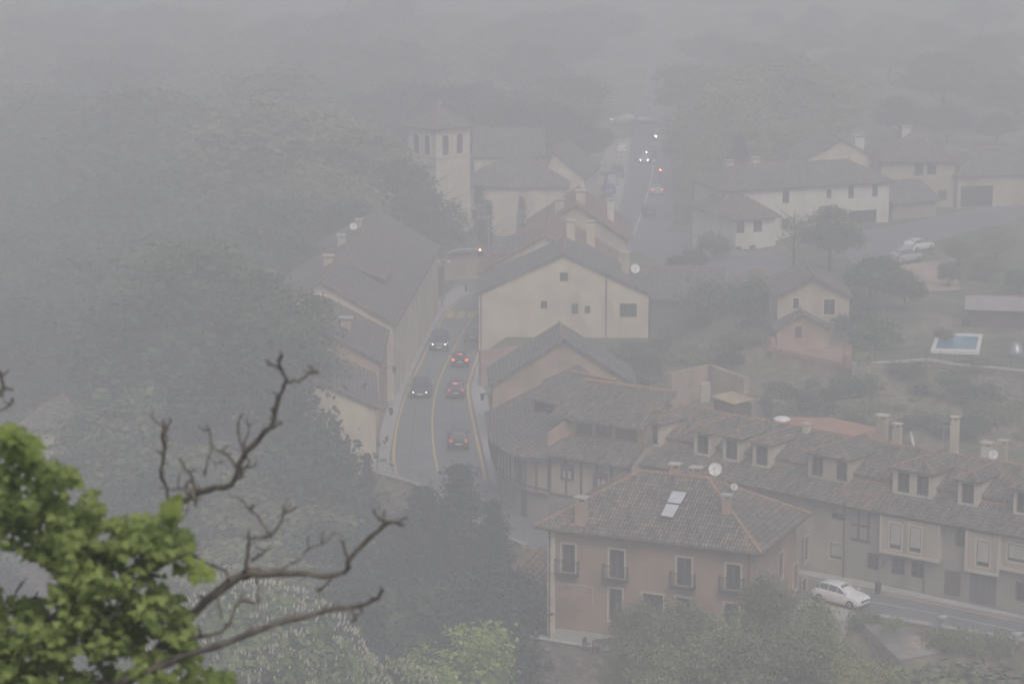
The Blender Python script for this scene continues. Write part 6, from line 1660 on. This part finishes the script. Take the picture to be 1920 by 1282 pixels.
def leaf_part(n, clusters, m, seed, d0, d1, name='foliage', size=.075, where=None):
    rr = random.Random(seed); V = []; Fc = []
    cl = []
    while len(cl) < clusters:
        x, y = rr.uniform(-30, 440), rr.uniform(780, 1300)
        if not inside(x, y, where or outline): continue
        if any(((x - h[0]) / h[1]) ** 2 + ((y - h[1 - 1 + 0] if False else y - h[0][1] if False else 0) ** 2) > 1e9 for h in []): continue
        if any(((x - h[0][0]) / (h[1] * 1.2)) ** 2 + ((y - h[0][1]) / (h[2] * 1.2)) ** 2 < 1 for h in holes_): continue
        cl.append((x, y, rr.uniform(d0, d1)))
    for k in range(n):
        x, y, d = rr.choice(cl)
        gx, gy = rr.gauss(0, 14), rr.gauss(0, 11)
        x2, y2 = x + gx, y + gy
        if not inside(x2, y2, [(a + 4, b) for a, b in (where or outline)]): continue
        if any(((x2 - h[0][0]) / h[1]) ** 2 + ((y2 - h[0][1]) / h[2]) ** 2 < 1 for h in holes_): continue
        c = at_dist(x2, y2, d + rr.gauss(0, .12))
        nrm = Vector((rr.gauss(0, .45) + gx * .02, -.35 + rr.gauss(0, .4), .8 + rr.gauss(0, .3)))
        tip = Vector((gx * .04 + rr.gauss(0, .5), rr.gauss(0, .3) - .3, -.9 + rr.gauss(0, .25)))
        ctr, pts = maple_leaf(c, size * rr.uniform(.65, 1.25), nrm, tip)
        i = len(V); V += [ctr] + pts
        for j in range(len(pts)): Fc.append((i, i + 1 + j, i + 1 + (j + 1) % len(pts)))
    mb = MB(); mb.v = V; mb.f = Fc
    return tag(mb.build(name, M[m], MP, uv=False), kind='stuff')
leaf_part(6200, 300, 'leaf_maple', 21, 11.5, 12.4, size=.052)
leaf_part(70, 16, 'leaf_young', 22, 11.2, 11.8, size=.05, where=[(345, 1040), (385, 1050), (400, 1085), (360, 1100)])
leaf_part(150, 24, 'leaf_young', 23, 11.4, 12.2, where=[(0, 790), (70, 835), (60, 880), (0, 850)])
leaf_part(60, 10, 'leaf_young', 24, 11.4, 11.8, where=[(305, 940), (335, 925), (335, 955), (310, 985)])
for k in range(1): pass

# ================================================================== haze
def haze():
    mb = MB(); x0, x1, y0, y1, z0, z1 = -335, 335, -26, 1160, -14, 58.5
    mb.hexa([(x0, y0, z0), (x1, y0, z0), (x1, y1, z0), (x0, y1, z0)], [(x0, y0, z1), (x1, y0, z1), (x1, y1, z1), (x0, y1, z1)])
    m = bpy.data.materials.new('haze'); m.use_nodes = True; t = m.node_tree
    t.nodes.remove(t.nodes['Principled BSDF'])
    v = t.nodes.new('ShaderNodeVolumePrincipled'); v.inputs['Color'].default_value = HAZE_COLOR; v.inputs['Density'].default_value = HAZE
    v.inputs['Anisotropy'].default_value = 0.0
    t.links.new(v.outputs[0], t.nodes['Material Output'].inputs['Volume'])
    o = mb.build('haze', m, None, uv=False); tag(o, kind='stuff')
HAZE = 0.0038
HAZE_COLOR = (.868, .884, .924, 1)
haze()
for k, (T, used) in PROTO.items():
    if not used: print('unused proto', k)
